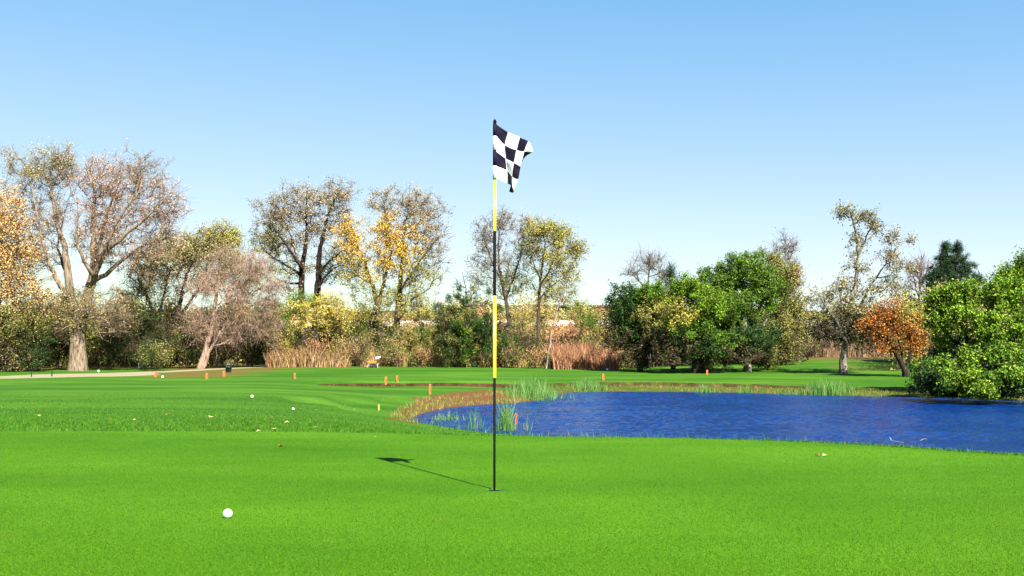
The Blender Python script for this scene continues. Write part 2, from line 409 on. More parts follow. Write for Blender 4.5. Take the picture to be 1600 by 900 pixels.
Fw = np.stack([idx[:-1, :-1], idx[:-1, 1:], idx[1:, 1:], idx[1:, :-1]], -1).reshape(-1, 4)
kp = dW.ravel()[Fw].max(1) < .8; Fw = Fw[kp]
used, inv = np.unique(Fw, return_inverse=True)
M = NM('pond_water'); g = M.n('ShaderNodeTexCoord'); P = g.outputs['Object']
mp = M.n('ShaderNodeMapping'); mp.inputs['Scale'].default_value = (1, 1.8, 1); M.l(P, mp.inputs[0])
nz = M.noise(3.6, 5, .7, mp.outputs[0]); nb = M.noise(.25, 2, .5, P)
wc = M.ramp(nb.outputs[0], [(.3, (0.000, 0.011, 0.070)), (.7, (0.001, 0.019, 0.100))]).outputs[0]  # reflected blue of the sky painted into the water's base colour
bs = M.pbsdf(wc, .06, .20, IOR=1.333)
M.bump(nz.outputs[0], .8, .14, bs)
WATER = M.done(bs.outputs[0])
pond = link('water', np_mesh('water', V[used], inv.reshape(-1, 4), smooth=True), WATER); tag(pond, kind='structure')

# ---------------------------------------------------------------- plant builders
def unit(v): return v/np.maximum(np.linalg.norm(v, axis=-1, keepdims=True), 1e-9)
def rnd_dirs(rs, n): return unit(rs.normal(size=(n, 3)))

def leaf_geo(rs, Pp, size, col, aspect=.62, up=.35):
    """rhombic leaves: returns V (4n,3), F (n,4), C (4n,3)"""
    n = len(Pp)
    nrm = rnd_dirs(rs, n); nrm[:, 2] += up; nrm = unit(nrm)
    t = unit(np.cross(nrm, rnd_dirs(rs, n))); b = np.cross(nrm, t)
    s = (size*rs.uniform(.5, 1.3, n))[:, None]
    fold = nrm*s*.16
    Vv = np.stack([Pp-t*s*.5, Pp+b*s*.5*aspect+fold, Pp+t*s*.5, Pp-b*s*.5*aspect+fold], 1).reshape(-1, 3)
    Fv = np.arange(4*n).reshape(n, 4)
    return Vv, Fv, np.repeat(col, 4, 0)

def twig_geo(S, E, r0, rs, sag=0.0):
    n = len(S); D = unit(E-S); pr = unit(np.cross(D, rnd_dirs(rs, n))); pb = np.cross(D, pr)
    mid = (S+E)/2 + rs.normal(size=(n, 3))*.08*np.linalg.norm(E-S, axis=1, keepdims=True); mid[:, 2] += sag
    ang = np.array([0, 2.094, 4.189]); rings = []
    for c_, r_ in ((S, 1.), (mid, .7), (E, .25)):
        rings.append(c_[:, None]+(np.cos(ang)[None, :, None]*pr[:, None]+np.sin(ang)[None, :, None]*pb[:, None])*(r0[:, None, None]*r_))
    Vv = np.stack(rings, 1).reshape(-1, 3); base = (np.arange(n)*9)[:, None]
    fs = []
    for q in range(2):
        for k in range(3):
            fs.append(base+np.array([q*3+k, q*3+(k+1) % 3, q*3+3+(k+1) % 3, q*3+3+k])[None])
    return Vv, np.concatenate(fs)

def tubes(chains):
    Vs = []; Fs = []; o = 0
    for pts, rad in chains:
        k = len(pts)
        if k < 2: continue
        mr = max(rad); sd_ = 12 if mr > .25 else 8 if mr > .09 else 5 if mr > .035 else 3
        T = np.gradient(pts, axis=0); T = unit(T)
        ref = np.array([1., 0, 0]) if abs(T[0][0]) < .8 else np.array([0, 1., 0])
        N = unit(np.cross(T, ref)); Bn = np.cross(T, N)
        an = np.arange(sd_)*2*math.pi/sd_
        ring = pts[:, None]+(np.cos(an)[None, :, None]*N[:, None]+np.sin(an)[None, :, None]*Bn[:, None])*np.asarray(rad)[:, None, None]
        Vs.append(ring.reshape(-1, 3)); ii = np.arange(k*sd_).reshape(k, sd_)+o
        Fs.append(np.stack([ii[:-1], np.roll(ii[:-1], -1, 1), np.roll(ii[1:], -1, 1), ii[1:]], -1).reshape(-1, 4)); o += k*sd_
    return np.concatenate(Vs), np.concatenate(Fs)

def skeleton(rs, trunks, A, tip_r, up=.35, pw=2.3, reach=.28, wob=.10, step=.6):
    """trunks: list of (pts(k,3), radii(k), parent_trunk or None). A: attractor points. Returns chains, attractor dirs"""
    nod = []; par = []; pl = []; mn = []; chains_idx = []
    for ti, (pts, rad) in enumerate(trunks):
        seg = np.linalg.norm(np.diff(pts, axis=0), axis=1); L = np.concatenate([[0], np.cumsum(seg)])
        m = max(3, int(L[-1]/.45)); tt = np.linspace(0, L[-1], m)
        # smooth: Catmull-ish via dense interp + blur
        P_ = np.stack([np.interp(tt, L, pts[:, k]) for k in range(3)], 1)
        for _ in range(2): P_[1:-1] = (P_[:-2]+2*P_[1:-1]+P_[2:])/4
        P_[1:-1] += rs.normal(size=(m-2, 3))*.03
        R__ = np.interp(tt, L, rad)
        if nod:
            dd = np.linalg.norm(np.array(nod)-P_[0], axis=1); p0 = int(dd.argmin()); base = pl[p0]
            if dd[p0] > 1.5 or ti == 0: p0 = -1; base = 0
        else: p0 = -1; base = 0
        ch = [p0] if p0 >= 0 else []
        for k in range(m):
            nod.append(P_[k]); par.append(p0 if k == 0 else len(nod)-2); pl.append(base+tt[k]); mn.append(R__[k]); ch.append(len(nod)-1)
        chains_idx.append(ch)
    ntr = len(nod); NT = np.array(nod)
    # attractors nearest first
    d0 = np.array([np.linalg.norm(NT-a, axis=1).min() for a in A]); order = d0.argsort()
    buf = np.zeros((ntr+len(A)*40, 3)); buf[:ntr] = NT; plb = np.zeros(len(buf)); plb[:ntr] = pl
    # attach only where there is height to start from
    zmin = NT[:, 2].min(); hgt = A[:, 2].max()-zmin
    cnt = ntr; dirs = np.zeros((len(A), 3)); tips = [0]*len(A)
    for ai in order:
        a_ = A[ai]; d = buf[:cnt]-a_; dist = np.linalg.norm(d, axis=1)
        below = np.maximum(d[:, 2], 0)
        low = np.maximum(0, .16*hgt-(buf[:cnt, 2]-zmin))*4
        cost = dist+reach*plb[:cnt]+up*2.2*below+low
        p = int(cost.argmin()); s = buf[p].copy(); D = dist[p]
        m = max(2, int(D/step)+1)
        pd = buf[p]-buf[par[p]] if par[p] >= 0 else np.array([0, 0, 1.]); pd = pd/max(np.linalg.norm(pd), 1e-6)
        dr = (a_-s)/max(D, 1e-6); c1 = s+(pd*.45+dr*.55+np.array([0, 0, .15*up]))*D*.38; c2 = a_-(dr+np.array([0, 0, up]))*D*.28
        t = np.linspace(0, 1, m+1)[1:, None]
        pts = (1-t)**3*s+3*(1-t)**2*t*c1+3*(1-t)*t*t*c2+t**3*a_
        if m > 1: pts[:-1] += rs.normal(size=(m-1, 3))*wob*min(1, D/3)
        ch = [p]
        for k in range(m):
            buf[cnt] = pts[k]; par.append(p if k == 0 else cnt-1); mn.append(0)
            plb[cnt] = plb[par[-1]]+D/m; ch.append(cnt); cnt += 1
        chains_idx.append(ch); tips[ai] = cnt-1
        dd = pts[-1]-(pts[-2] if m > 1 else s); dirs[ai] = dd/max(np.linalg.norm(dd), 1e-6)
    acc = np.zeros(cnt); childsum = np.zeros(cnt)
    rad = np.zeros(cnt)
    for i in range(cnt-1, -1, -1):
        r_ = max(tip_r, childsum[i]**(1/pw)) if childsum[i] > 0 else tip_r
        rad[i] = r_
        if par[i] >= 0 and not (i < ntr and par[i] < 0): childsum[par[i]] += r_**pw
    out = []
    for ch in chains_idx:
        ids = [i for i in ch if i >= 0]
        rd = rad[ids].copy()
        if len(ids) > 1 and ids[0] < ids[1]-1: rd[0] = min(rd[0], rd[1]*1.15)
        mm = np.array([mn[i] for i in ids])
        if ids[-1] < ntr: rd = np.where(mm > 0, mm, rd); 
        if ids[-1] < ntr and len(ids) > 1 and ids[0] != ids[1]-1: rd[0] = rd[1]
        out.append((buf[ids], rd))
    return out, dirs, buf[:cnt]

def pick(rs, pal, n):
    """pal: list of (weight, (r,g,b))"""
    wts = np.array([p[0] for p in pal], float); wts /= wts.sum()
    c = np.array([p[1] for p in pal])[rs.choice(len(pal), n, p=wts)]
    return c*.70*rs.uniform(.75, 1.25, (n, 1))*rs.uniform(.93, 1.07, (n, 3))

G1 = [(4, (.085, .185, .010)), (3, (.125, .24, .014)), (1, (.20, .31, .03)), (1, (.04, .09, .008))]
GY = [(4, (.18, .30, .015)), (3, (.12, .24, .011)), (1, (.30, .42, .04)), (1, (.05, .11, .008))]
GD = [(4, (.022, .060, .010)), (3, (.04, .095, .014)), (1, (.10, .17, .03))]  # dark green leaves, lowered further to paint shade under the trees
PINE = [(4, (.012, .045, .010)), (3, (.02, .065, .014)), (1, (.05, .11, .025))]
OL = [(3, (.25, .25, .05)), (3, (.33, .30, .07)), (2, (.16, .20, .04)), (1, (.42, .34, .12))]
OLG = [(3, (.46, .40, .07)), (3, (.34, .33, .05)), (1, (.58, .46, .12))]
TAN = [(3, (.50, .37, .17)), (3, (.40, .28, .12)), (1, (.58, .46, .26)), (2, (.22, .16, .07))]
TANG = [(3, (.52, .45, .17)), (2, (.38, .36, .11)), (1, (.60, .50, .27)), (2, (.20, .18, .06))]
PINK = [(4, (.74, .42, .30)), (3, (.60, .36, .23)), (1, (.66, .48, .32)), (1, (.28, .16, .10))]
GOLD = [(4, (.95, .60, .07)), (3, (.80, .46, .08)), (2, (.55, .38, .08)), (1, (.95, .74, .18))]
YEL = [(4, (.80, .62, .08)), (3, (.58, .52, .07)), (2, (.34, .36, .05)), (2, (.66, .44, .12))]
ORG = [(4, (.58, .19, .03)), (3, (.42, .13, .02)), (2, (.62, .33, .07)), (3, (.16, .06, .015))]
ORT = [(3, (.80, .50, .22)), (3, (.72, .38, .14)), (2, (.52, .40, .10)), (2, (.85, .62, .28))]
BRD = [(3, (.06, .042, .018)), (3, (.10, .075, .026)), (3, (.035, .05, .010)), (1, (.22, .14, .09))]  # dark brown mix, deepened so low foliage carries shade in its colour
RED = [(3, (.62, .27, .15)), (3, (.50, .20, .10)), (2, (.58, .40, .18)), (1, (.26, .14, .07))]
GREYT = [(3, (.40, .34, .25)), (3, (.28, .22, .15)), (1, (.48, .41, .32))]

def build_plant(kind, label, cat, Y, base, trunks, crown, bark, seed, tip_r=.018, leaf=.15, twl=.9, nt_=8, lj=.18, up=.35, tdroop=0.0,
                group=None, lmat=None, aspect=.62, twr=.011, extra_twigs=0, depth=.85, reach=.28, lshare=1.0, branch_part=False, wob=.1, yjit=1.0):
    """base: (px,py) of the trunk foot; trunks: list of [(px,py,radius_m,depth_offset_m),...]; crown: list of (cx,cy,rx,ry,clumps,palette,leaves_per_twig[,depth_off])"""
    rs = np.random.RandomState(seed)
    bx = at(base[0], base[1], Y); gz = hz(bx.x, bx.y)
    root = Vector((bx.x, bx.y, gz))
    e = empty(kind, root, label, cat, group)
    tr = []
    for t in trunks:
        pts = np.array([list(at(p[0], p[1], Y+(p[3] if len(p) > 3 else 0))) for p in t])
        tr.append([pts, np.array([p[2] for p in t])])
    tr[0][0][0] = [root.x+(tr[0][0][0][0]-bx.x), root.y, gz-.15]
    for t in tr[1:]:
        if t[0][0][2] < gz+.4: t[0][0][2] = gz-.15
    A = []; cols = []; nlv = []
    for c in crown:
        cx, cy, rx, ry, nc, pal, nl = c[:7]; do = c[7] if len(c) > 7 else 0
        ce = np.array(at(cx, cy, Y+do)); s = (Y+do)/F
        d = rnd_dirs(rs, nc); q = rs.uniform(0, 1, (nc, 1))**.5; q = np.where(rs.uniform(0, 1, (nc, 1)) < .13, rs.uniform(1, 1.32, (nc, 1)), q)
        p = ce+d*q*np.array([rx*s, max(rx*s*depth, .5), ry*s])
        p[:, 2] = np.maximum(p[:, 2], gz+.25)
        A.append(p); cols += [pal]*nc; nlv += [nl]*nc
    A = np.concatenate(A)
    chains, dirs, nodes = skeleton(rs, tr, A, tip_r, up, reach=reach, wob=wob)
    # root flare
    o3 = np.array(root)
    Vt, Ft = tubes([(p-o3, r) for p, r in chains])
    # twigs
    n = len(A); idx_ = np.repeat(np.arange(n), nt_)
    d = rnd_dirs(rs, n*nt_)+dirs[idx_]*.7; d[:, 2] += up*.6-tdroop; d = unit(d)
    L = twl*rs.uniform(.45, 1.25, n*nt_)
    S = A[idx_]-dirs[idx_]*rs.uniform(0, .5, (n*nt_, 1))*twl
    E = S+d*L[:, None]
    E[:, 2] = np.maximum(E[:, 2], gz+.05)
    Vw, Fw_ = twig_geo(S-o3, E-o3, np.full(len(S), twr)*rs.uniform(.7, 1.3, len(S)), rs, -tdroop*.15*twl)
    if extra_twigs:
        pool = nodes[len(nodes)//8:]
        k = rs.choice(len(pool), extra_twigs); S2 = pool[k]
        d2 = rnd_dirs(rs, extra_twigs); d2[:, 2] += up-tdroop; E2 = S2+unit(d2)*(twl*rs.uniform(.5, 1.6, (extra_twigs, 1)))
        E2[:, 2] = np.maximum(E2[:, 2], gz+.1)
        V2, F2 = twig_geo(S2-o3, E2-o3, np.full(len(S2), twr), rs, -tdroop*.15*twl)
        Fw_ = np.concatenate([Fw_, F2+len(Vw)]); Vw = np.concatenate([Vw, V2])
    Vall = np.concatenate([Vt, Vw]); Fall = np.concatenate([Ft, Fw_+len(Vt)])
    link('trunk', np_mesh('trunk', Vall, Fall, smooth=True), bark, e)
    # leaves
    Ps = []; Cs = []
    nlv = np.array(nlv)
    if Y > 58: leaf = leaf*.80; nlv = np.ceil(nlv*1.45).astype(int)
    for pi in {id(p): p for p in cols}.values():
        ids = np.array([i for i in range(n) if cols[i] is pi])
        for nl in set(nlv[ids].tolist()):
            if nl <= 0: continue
            ii = ids[nlv[ids] == nl]
            tw = (ii[:, None]*nt_+np.arange(nt_)[None]).ravel()
            m = int(len(tw)*nl)
            k = tw[rs.randint(0, len(tw), m)] if nl < 1 else np.repeat(tw, int(nl))
            t = rs.uniform(.15, 1.05, (len(k), 1))
            Ps.append(S[k]*(1-t)+E[k]*t+rs.normal(size=(len(k), 3))*lj)
            tone = rs.uniform(.6, 1.3, n)[k//nt_][:, None]
            Cs.append(pick(rs, pi, len(k))*tone)
    if Ps:
        Pp = np.concatenate(Ps); Cc = np.concatenate(Cs); Cc = Cc*np.minimum(1, .68/np.maximum(Cc.max(1, keepdims=True), 1e-6))
        Pp[:, 2] = np.maximum(Pp[:, 2], gz+.03)
        Vl, Fl, Cl = leaf_geo(rs, Pp-o3, leaf, Cc, aspect)
        link('crown', np_mesh('crown', Vl, Fl, Cl), lmat or LEAF, e)
    return e

def bush(kind, label, Y, px, py_top, w, base_py, pal, seed, leaf=.13, nc=70, nt_=8, nl=6, cat='bush', bark=None, twl=.55, lj=.14, group=None, n_lobes=3, **k):
    """a shrub w photo-pixels wide rising from base_py to py_top"""
    rs = random.Random(seed); H = base_py-py_top
    cr = []
    for q in range(n_lobes):
        fx = rs.uniform(-.28, .28)*w if n_lobes > 1 else 0; fh = rs.uniform(.75, 1.0) if q else 1.0
        cr.append((px+fx, base_py-H*fh*.52, w*.5*rs.uniform(.6, .8), H*fh*.47, max(8, nc//n_lobes), pal if not isinstance(pal[0], list) else pal[q % len(pal)], nl))
    tr = [[(px, base_py, .07), (px+rs.uniform(-.1, .1)*w, base_py-H*.35, .045), (px+rs.uniform(-.15, .15)*w, base_py-H*.65, .02)],
          [(px+.04*w, base_py, .05), (px+rs.uniform(.1, .25)*w, base_py-H*.5, .02)],
          [(px-.04*w, base_py, .05), (px-rs.uniform(.1, .25)*w, base_py-H*.5, .02)]]
    return build_plant(kind, label, cat, Y, (px, base_py), tr, cr, bark or BARK, seed, tip_r=.012, leaf=leaf, twl=twl, nt_=nt_, lj=lj, group=group, reach=.1, **k)

def blades(rs, P_, h, w_, lean, col, segs=2):
    """tapered bent grass blades, standing at P_ (n,3)"""
    n = len(P_); an = rs.uniform(0, 6.283, n); side = np.stack([np.cos(an), np.sin(an), 0*an], 1)
    la = rs.uniform(0, 6.283, n); ld = np.stack([np.cos(la), np.sin(la), 0*la], 1)*(lean*rs.uniform(.2, 1.2, n)*h)[:, None]
    Vs = []
    for s in range(segs+1):
        t = s/segs; c = P_+np.array([0, 0, 1.])*(h*t)[:, None]+ld*t*t
        ww = (w_*(1-.75*t*t)*.5)[:, None] if s < segs else (w_*.08)[:, None]
        Vs += [c-side*ww, c+side*ww]
    Vv = np.stack(Vs, 1).reshape(-1, 3); b_ = (np.arange(n)*2*(segs+1))[:, None]
    Fs = np.concatenate([b_+np.array([2*s, 2*s+1, 2*s+3, 2*s+2])[None] for s in range(segs)])
    return Vv, Fs, np.repeat(col, 2*(segs+1), 0)
SYC = [(3, (.46, .38, .21)), (3, (.28, .26, .10)), (3, (.15, .14, .05)), (1, (.62, .54, .38))]
BARK_TWIG = bark_mat('bark_twiggy_pink', (.22, .15, .11), (.72, .50, .37))
# ---------------------------------------------------------------- trees
FT = 'trees along the far edge of the course'
# 1 orange tree at the left edge
build_plant('broadleaf_tree', 'dense orange-tan autumn tree cut by the left edge of the photo', 'tree', 71, (-18, 577),
    [[(-18, 577, .30), (-20, 500, .24), (-14, 420, .15), (-10, 340, .07)], [(-18, 505, .16), (20, 430, .10), (30, 350, .05)]],
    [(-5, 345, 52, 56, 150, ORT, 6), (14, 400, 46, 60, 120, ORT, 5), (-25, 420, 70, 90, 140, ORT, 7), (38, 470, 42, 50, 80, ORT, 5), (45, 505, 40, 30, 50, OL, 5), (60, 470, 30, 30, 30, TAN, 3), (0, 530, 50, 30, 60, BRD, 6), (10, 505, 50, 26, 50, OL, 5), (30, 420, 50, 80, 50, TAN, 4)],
    BARK, 11, leaf=.16, twl=.7, nt_=7, lj=.18, group=FT)
# 2 the large two-stemmed cottonwood
build_plant('cottonwood_tree', 'tallest cottonwood with a thick pale trunk forking low into two big limbs', 'tree', 74, (122, 576),
    [[(122, 577, .80), (122, 568, .66), (122, 545, .58), (122, 520, .58), (122, 500, .55), (121, 480, .45)],
     [(117, 495, .38), (109, 455, .30), (106, 420, .26), (100, 385, .20), (88, 345, .14), (80, 300, .09), (76, 262, .04)],
     [(105, 462, .19, -.3), (88, 435, .17, -.6), (76, 412, .14, -1), (64, 370, .10, -1), (56, 325, .07, -1.3), (44, 275, .04, -1.5)],
     [(108, 440, .12, .5), (95, 405, .10, 1), (88, 380, .07, 1.3), (100, 340, .04, 1.6)],
     [(128, 495, .44), (141, 452, .36), (147, 425, .32), (147, 385, .22), (145, 340, .15), (150, 300, .10), (140, 262, .05)],
     [(148, 428, .22, -.5), (162, 398, .19, -1), (185, 375, .15, -1.4), (215, 352, .11, -1.6), (240, 330, .07, -2), (268, 300, .04, -2)],
     [(145, 440, .20, .5), (168, 428, .17, 1), (192, 405, .13, 1.4), (225, 382, .09, 1.6), (268, 370, .05, 2)],
     [(148, 410, .18, 1), (160, 365, .14, 1.6), (172, 320, .09, 2), (190, 280, .05, 2)],
     [(158, 400, .12, -1.4), (180, 350, .09, -1.8), (208, 310, .06, -2.2), (222, 270, .03, -2.4)],
     [(143, 428, .16, -1), (128, 402, .12, -1.6), (116, 372, .09, -2), (124, 330, .06, -2.4)],
     [(126, 505, .09, -.7), (142, 497, .06, -1.2), (158, 492, .045, -1.6), (172, 508, .02, -2)], [(146, 496, .035, -1.2), (152, 515, .025, -1.5), (160, 530, .012, -1.7)], [(119, 508, .07, -.7), (106, 500, .05, -1.2), (96, 515, .02, -1.6)]],
    [(58, 262, 50, 34, 100, TANG, 4), (98, 258, 20, 36, 54, TANG, 4), (36, 325, 42, 55, 80, TAN, 3), (85, 340, 40, 70, 80, TAN, 2), (60, 400, 36, 40, 50, TAN, 2),
     (165, 278, 62, 40, 130, PINK, 3), (215, 330, 66, 58, 150, PINK, 3), (150, 345, 56, 62, 110, PINK, 3), (262, 325, 34, 50, 70, PINK, 2), (190, 370, 80, 44, 70, PINK, 2),
     (225, 270, 36, 30, 60, TAN, 2), (240, 385, 40, 24, 44, PINK, 2), (170, 400, 50, 26, 50, PINK, 2), (130, 475, 46, 26, 90, TANG, 5), (122, 508, 28, 18, 40, OLG, 4), (165, 485, 48, 30, 80, TAN, 3), (85, 480, 34, 26, 54, OL, 4),
     (180, 505, 26, 24, 40, TAN, 1), (95, 512, 24, 20, 34, TAN, 1)],
    BARK_PALE, 12, tip_r=.016, leaf=.125, twl=.85, nt_=6, lj=.13, up=.4, extra_twigs=2600, twr=.013, group=FT, reach=.18)
# 3 tan rounded trees
build_plant('locust_tree', 'tan-leaved spreading tree with dark leaning stems right of the big cottonwood', 'tree', 82, (262, 575),
    [[(262, 576, .28), (258, 540, .24), (245, 500, .20), (232, 465, .14), (215, 435, .09)], [(258, 545, .22), (275, 500, .2), (283, 465, .16), (290, 430, .12), (310, 395, .07)],
     [(277, 500, .15), (300, 465, .11), (325, 430, .08)], [(245, 500, .14), (258, 460, .1), (262, 420, .07)]],
    [(235, 420, 46, 30, 110, TAN, 6), (275, 395, 46, 28, 130, TANG, 7), (325, 385, 46, 28, 130, TANG, 7), (350, 372, 26, 18, 50, OLG, 7), (362, 415, 40, 36, 90, TANG, 6), (225, 455, 46, 34, 80, OL, 4),
     (320, 430, 50, 30, 60, TAN, 5), (275, 450, 46, 30, 50, TAN, 3), (395, 440, 30, 30, 50, TANG, 4)],
    BARK_DARK, 13, leaf=.15, twl=.75, nt_=7, lj=.18, group=FT, extra_twigs=900)
# 4 pinkish weeping tree
build_plant('willow_tree', 'drooping pinkish-brown twiggy tree with a pale trunk leaning right', 'tree', 77, (312, 577),
    [[(312, 577, .30), (318, 558, .24), (326, 535, .20), (333, 500, .17), (338, 460, .13), (345, 420, .07)], [(316, 577, .16), (330, 545, .12), (352, 505, .1), (375, 470, .07), (400, 455, .04)]],
    [(338, 440, 40, 34, 60, PINK, 4), (380, 465, 40, 34, 50, PINK, 4), (322, 500, 42, 26, 50, PINK, 3), (398, 420, 36, 30, 44, PINK, 3), (412, 500, 32, 36, 46, TAN, 4), (365, 520, 30, 22, 26, PINK, 2), (350, 400, 26, 22, 24, TANG, 4), (430, 450, 22, 34, 26, PINK, 2)],
    BARK_TWIG, 14, leaf=.11, twl=1.2, nt_=8, lj=.22, tdroop=.6, aspect=.4, twr=.012, group=FT, extra_twigs=1500, tip_r=.014)
# 5 dark tall sparse tree
build_plant('cottonwood_tree', 'tall brown-leaved tree with two dark upright trunks behind the yellow tree', 'tree', 86, (482, 563),
    [[(478, 565, .38), (473, 500, .32), (470, 450, .28), (472, 410, .22), (480, 375, .15), (478, 330, .08), (480, 300, .04)],
     [(488, 565, .38), (494, 500, .34), (496, 450, .30), (498, 405, .22), (505, 365, .14), (515, 325, .08), (530, 300, .04)],
     [(472, 420, .15, -.6), (455, 395, .12, -1.2), (440, 375, .09, -1.6), (425, 350, .05, -2)], [(471, 442, .12, .8), (450, 445, .08, 1.4), (432, 436, .05, 2)],
     [(472, 432, .13, .5), (448, 415, .10, 1), (425, 402, .07, 1.4), (410, 390, .04, 1.8)], [(497, 455, .12, -.8), (512, 425, .09, -1.4), (530, 415, .05, -1.8)],
     [(498, 425, .14, .6), (515, 408, .10, 1), (535, 392, .07, 1.3), (550, 375, .04, 1.5)]],
    [(430, 335, 32, 32, 110, TAN, 4), (470, 318, 42, 28, 120, TAN, 4), (525, 308, 30, 28, 100, TAN, 4), (420, 375, 28, 28, 80, OL, 5), (495, 360, 50, 36, 120, TAN, 4), (450, 385, 40, 30, 70, TAN, 4),
     (435, 420, 34, 28, 50, OL, 4), (470, 420, 30, 24, 30, TAN, 3), (512, 425, 24, 24, 44, BRD, 5), (540, 350, 18, 34, 50, TAN, 4), (535, 400, 24, 24, 36, OL, 4), (450, 455, 36, 20, 24, TAN, 3)],
    BARK_DARK, 15, leaf=.155, twl=.7, nt_=5, lj=.13, group=FT, tip_r=.015, up=.4, reach=.18)
# 6 golden tree
build_plant('cottonwood_tree', 'tall gold and amber tree with thin bare upper right branches', 'tree', 84, (608, 567),
    [[(600, 567, .28), (592, 500, .24), (586, 460, .19), (575, 425, .13), (562, 390, .08), (550, 360, .04)],
     [(590, 480, .17, .4), (600, 440, .14, .7), (612, 400, .10, .8), (606, 350, .06, .8), (598, 312, .03, .8)],
     [(616, 567, .32), (620, 510, .28), (624, 460, .22), (628, 410, .15), (632, 360, .10), (640, 310, .04)],
     [(624, 455, .12, -.6), (645, 425, .10, -1), (665, 395, .07, -1.3), (685, 370, .04, -1.6)], [(622, 480, .09, .8), (648, 465, .07, 1.2), (672, 450, .04, 1.5)]],
    [(545, 375, 26, 38, 80, GOLD, 6), (602, 352, 34, 30, 70, GOLD, 6), (628, 385, 50, 30, 110, GOLD, 6), (590, 412, 50, 34, 100, GOLD, 5), (552, 425, 28, 36, 70, OLG, 5), (648, 352, 30, 24, 40, GOLD, 4),
     (612, 316, 40, 22, 80, TAN, 3), (655, 322, 34, 28, 90, TAN, 3), (672, 370, 34, 44, 100, TAN, 3), (650, 425, 46, 38, 100, OLG, 5), (600, 465, 60, 30, 90, OLG, 5), (650, 480, 40, 30, 70, OLG, 5), (690, 400, 20, 40, 24, TAN, 1), (575, 495, 40, 22, 50, OLG, 5)],
    BARK, 16, leaf=.155, twl=.7, nt_=5, lj=.14, group=FT, tip_r=.015, up=.45, reach=.18)
# 7 yellow small tree
build_plant('small_tree', 'bright yellow-green small tree with a thin pale stem in front of the dark trunks', 'tree', 79, (492, 560),
    [[(492, 562, .08), (492, 540, .07), (494, 520, .06), (500, 500, .05)], [(492, 530, .05), (475, 505, .04), (462, 490, .02)]],
    [(478, 490, 44, 26, 64, YEL, 6), (510, 478, 26, 22, 50, YEL, 7), (446, 488, 28, 26, 46, GY, 6), (500, 512, 40, 20, 26, YEL, 5), (535, 492, 22, 22, 34, YEL, 5), (435, 515, 26, 26, 40, OLG, 5), (470, 470, 30, 14, 26, GY, 6)],
    BARK_GREY, 17, leaf=.14, twl=.55, nt_=7, lj=.15, group=FT)
# 8, 9 the pair right of the pin
build_plant('cottonwood_tree', 'thin grey half-bare tree directly behind the flagstick', 'tree', 88, (792, 560),
    [[(796, 562, .20), (795, 500, .17), (788, 460, .14), (780, 420, .10), (778, 370, .06), (784, 335, .03)], [(790, 470, .12, .5), (800, 440, .09, .8), (812, 405, .06, .8), (822, 360, .03, 1)],
     [(785, 440, .08, -.5), (765, 405, .05, -1), (755, 360, .03, -1)]],
    [(756, 370, 18, 34, 70, GREYT, 3), (788, 350, 20, 24, 70, GREYT, 3), (758, 412, 26, 26, 60, GREYT, 3), (820, 360, 14, 22, 44, TAN, 3), (792, 405, 28, 34, 60, GREYT, 3),
     (785, 445, 28, 26, 70, OL, 4), (812, 440, 22, 34, 54, OL, 4), (750, 440, 20, 24, 24, GREYT, 2)],
    BARK, 18, leaf=.14, twl=.75, nt_=5, lj=.13, group=FT, up=.45, reach=.2, tip_r=.014)
build_plant('cottonwood_tree', 'olive-yellow open-crowned tree just right of the flagstick', 'tree', 87, (842, 560),
    [[(842, 562, .18), (841, 500, .16), (842, 460, .13), (846, 425, .10), (852, 385, .06), (850, 355, .03)], [(842, 450, .09, .5), (858, 425, .07, .8), (868, 400, .05, 1), (880, 375, .03, 1)],
     [(842, 470, .08), (860, 445, .06), (880, 435, .04)], [(844, 435, .08, -.5), (832, 410, .06, -1), (828, 380, .03, -1)]],
    [(848, 362, 26, 18, 80, OLG, 6), (875, 368, 20, 20, 60, OLG, 6), (900, 390, 18, 18, 50, OLG, 5), (828, 388, 22, 24, 70, OL, 6), (868, 400, 34, 20, 60, OLG, 5),
     (885, 430, 24, 26, 56, OLG, 5), (862, 462, 34, 26, 56, OLG, 4), (845, 435, 26, 24, 40, OL, 4), (885, 460, 20, 20, 24, OLG, 3)],
    BARK, 19, leaf=.155, twl=.7, nt_=5, lj=.15, group=FT, up=.4, reach=.2, tip_r=.014)
build_plant('sapling', 'faint nearly bare sapling rising left of the dark bush by the flagstick', 'tree', 92, (733, 560),
    [[(733, 562, .08), (730, 500, .06), (728, 450, .04), (722, 425, .02)]], [(728, 455, 22, 30, 44, GREYT, 2), (742, 475, 18, 20, 24, GREYT, 2)],
    BARK_GREY, 20, leaf=.11, twl=.8, nt_=4, up=.5)
t = build_plant('dead_tree', 'pale dead trunk leaning right among the brush', 'tree', 76, (853, 548),
    [[(853, 560, .07), (862, 515, .06), (872, 480, .05), (880, 458, .035), (890, 440, .02)], [(870, 488, .045), (884, 465, .035), (893, 452, .02)]],
    [(885, 445, 20, 14, 6, TANG, 3), (872, 462, 14, 12, 5, OLG, 3)], bark_mat('bark_bleached', (.25, .21, .17), (.65, .56, .48)), 21, leaf=.12, twl=.7, nt_=4)
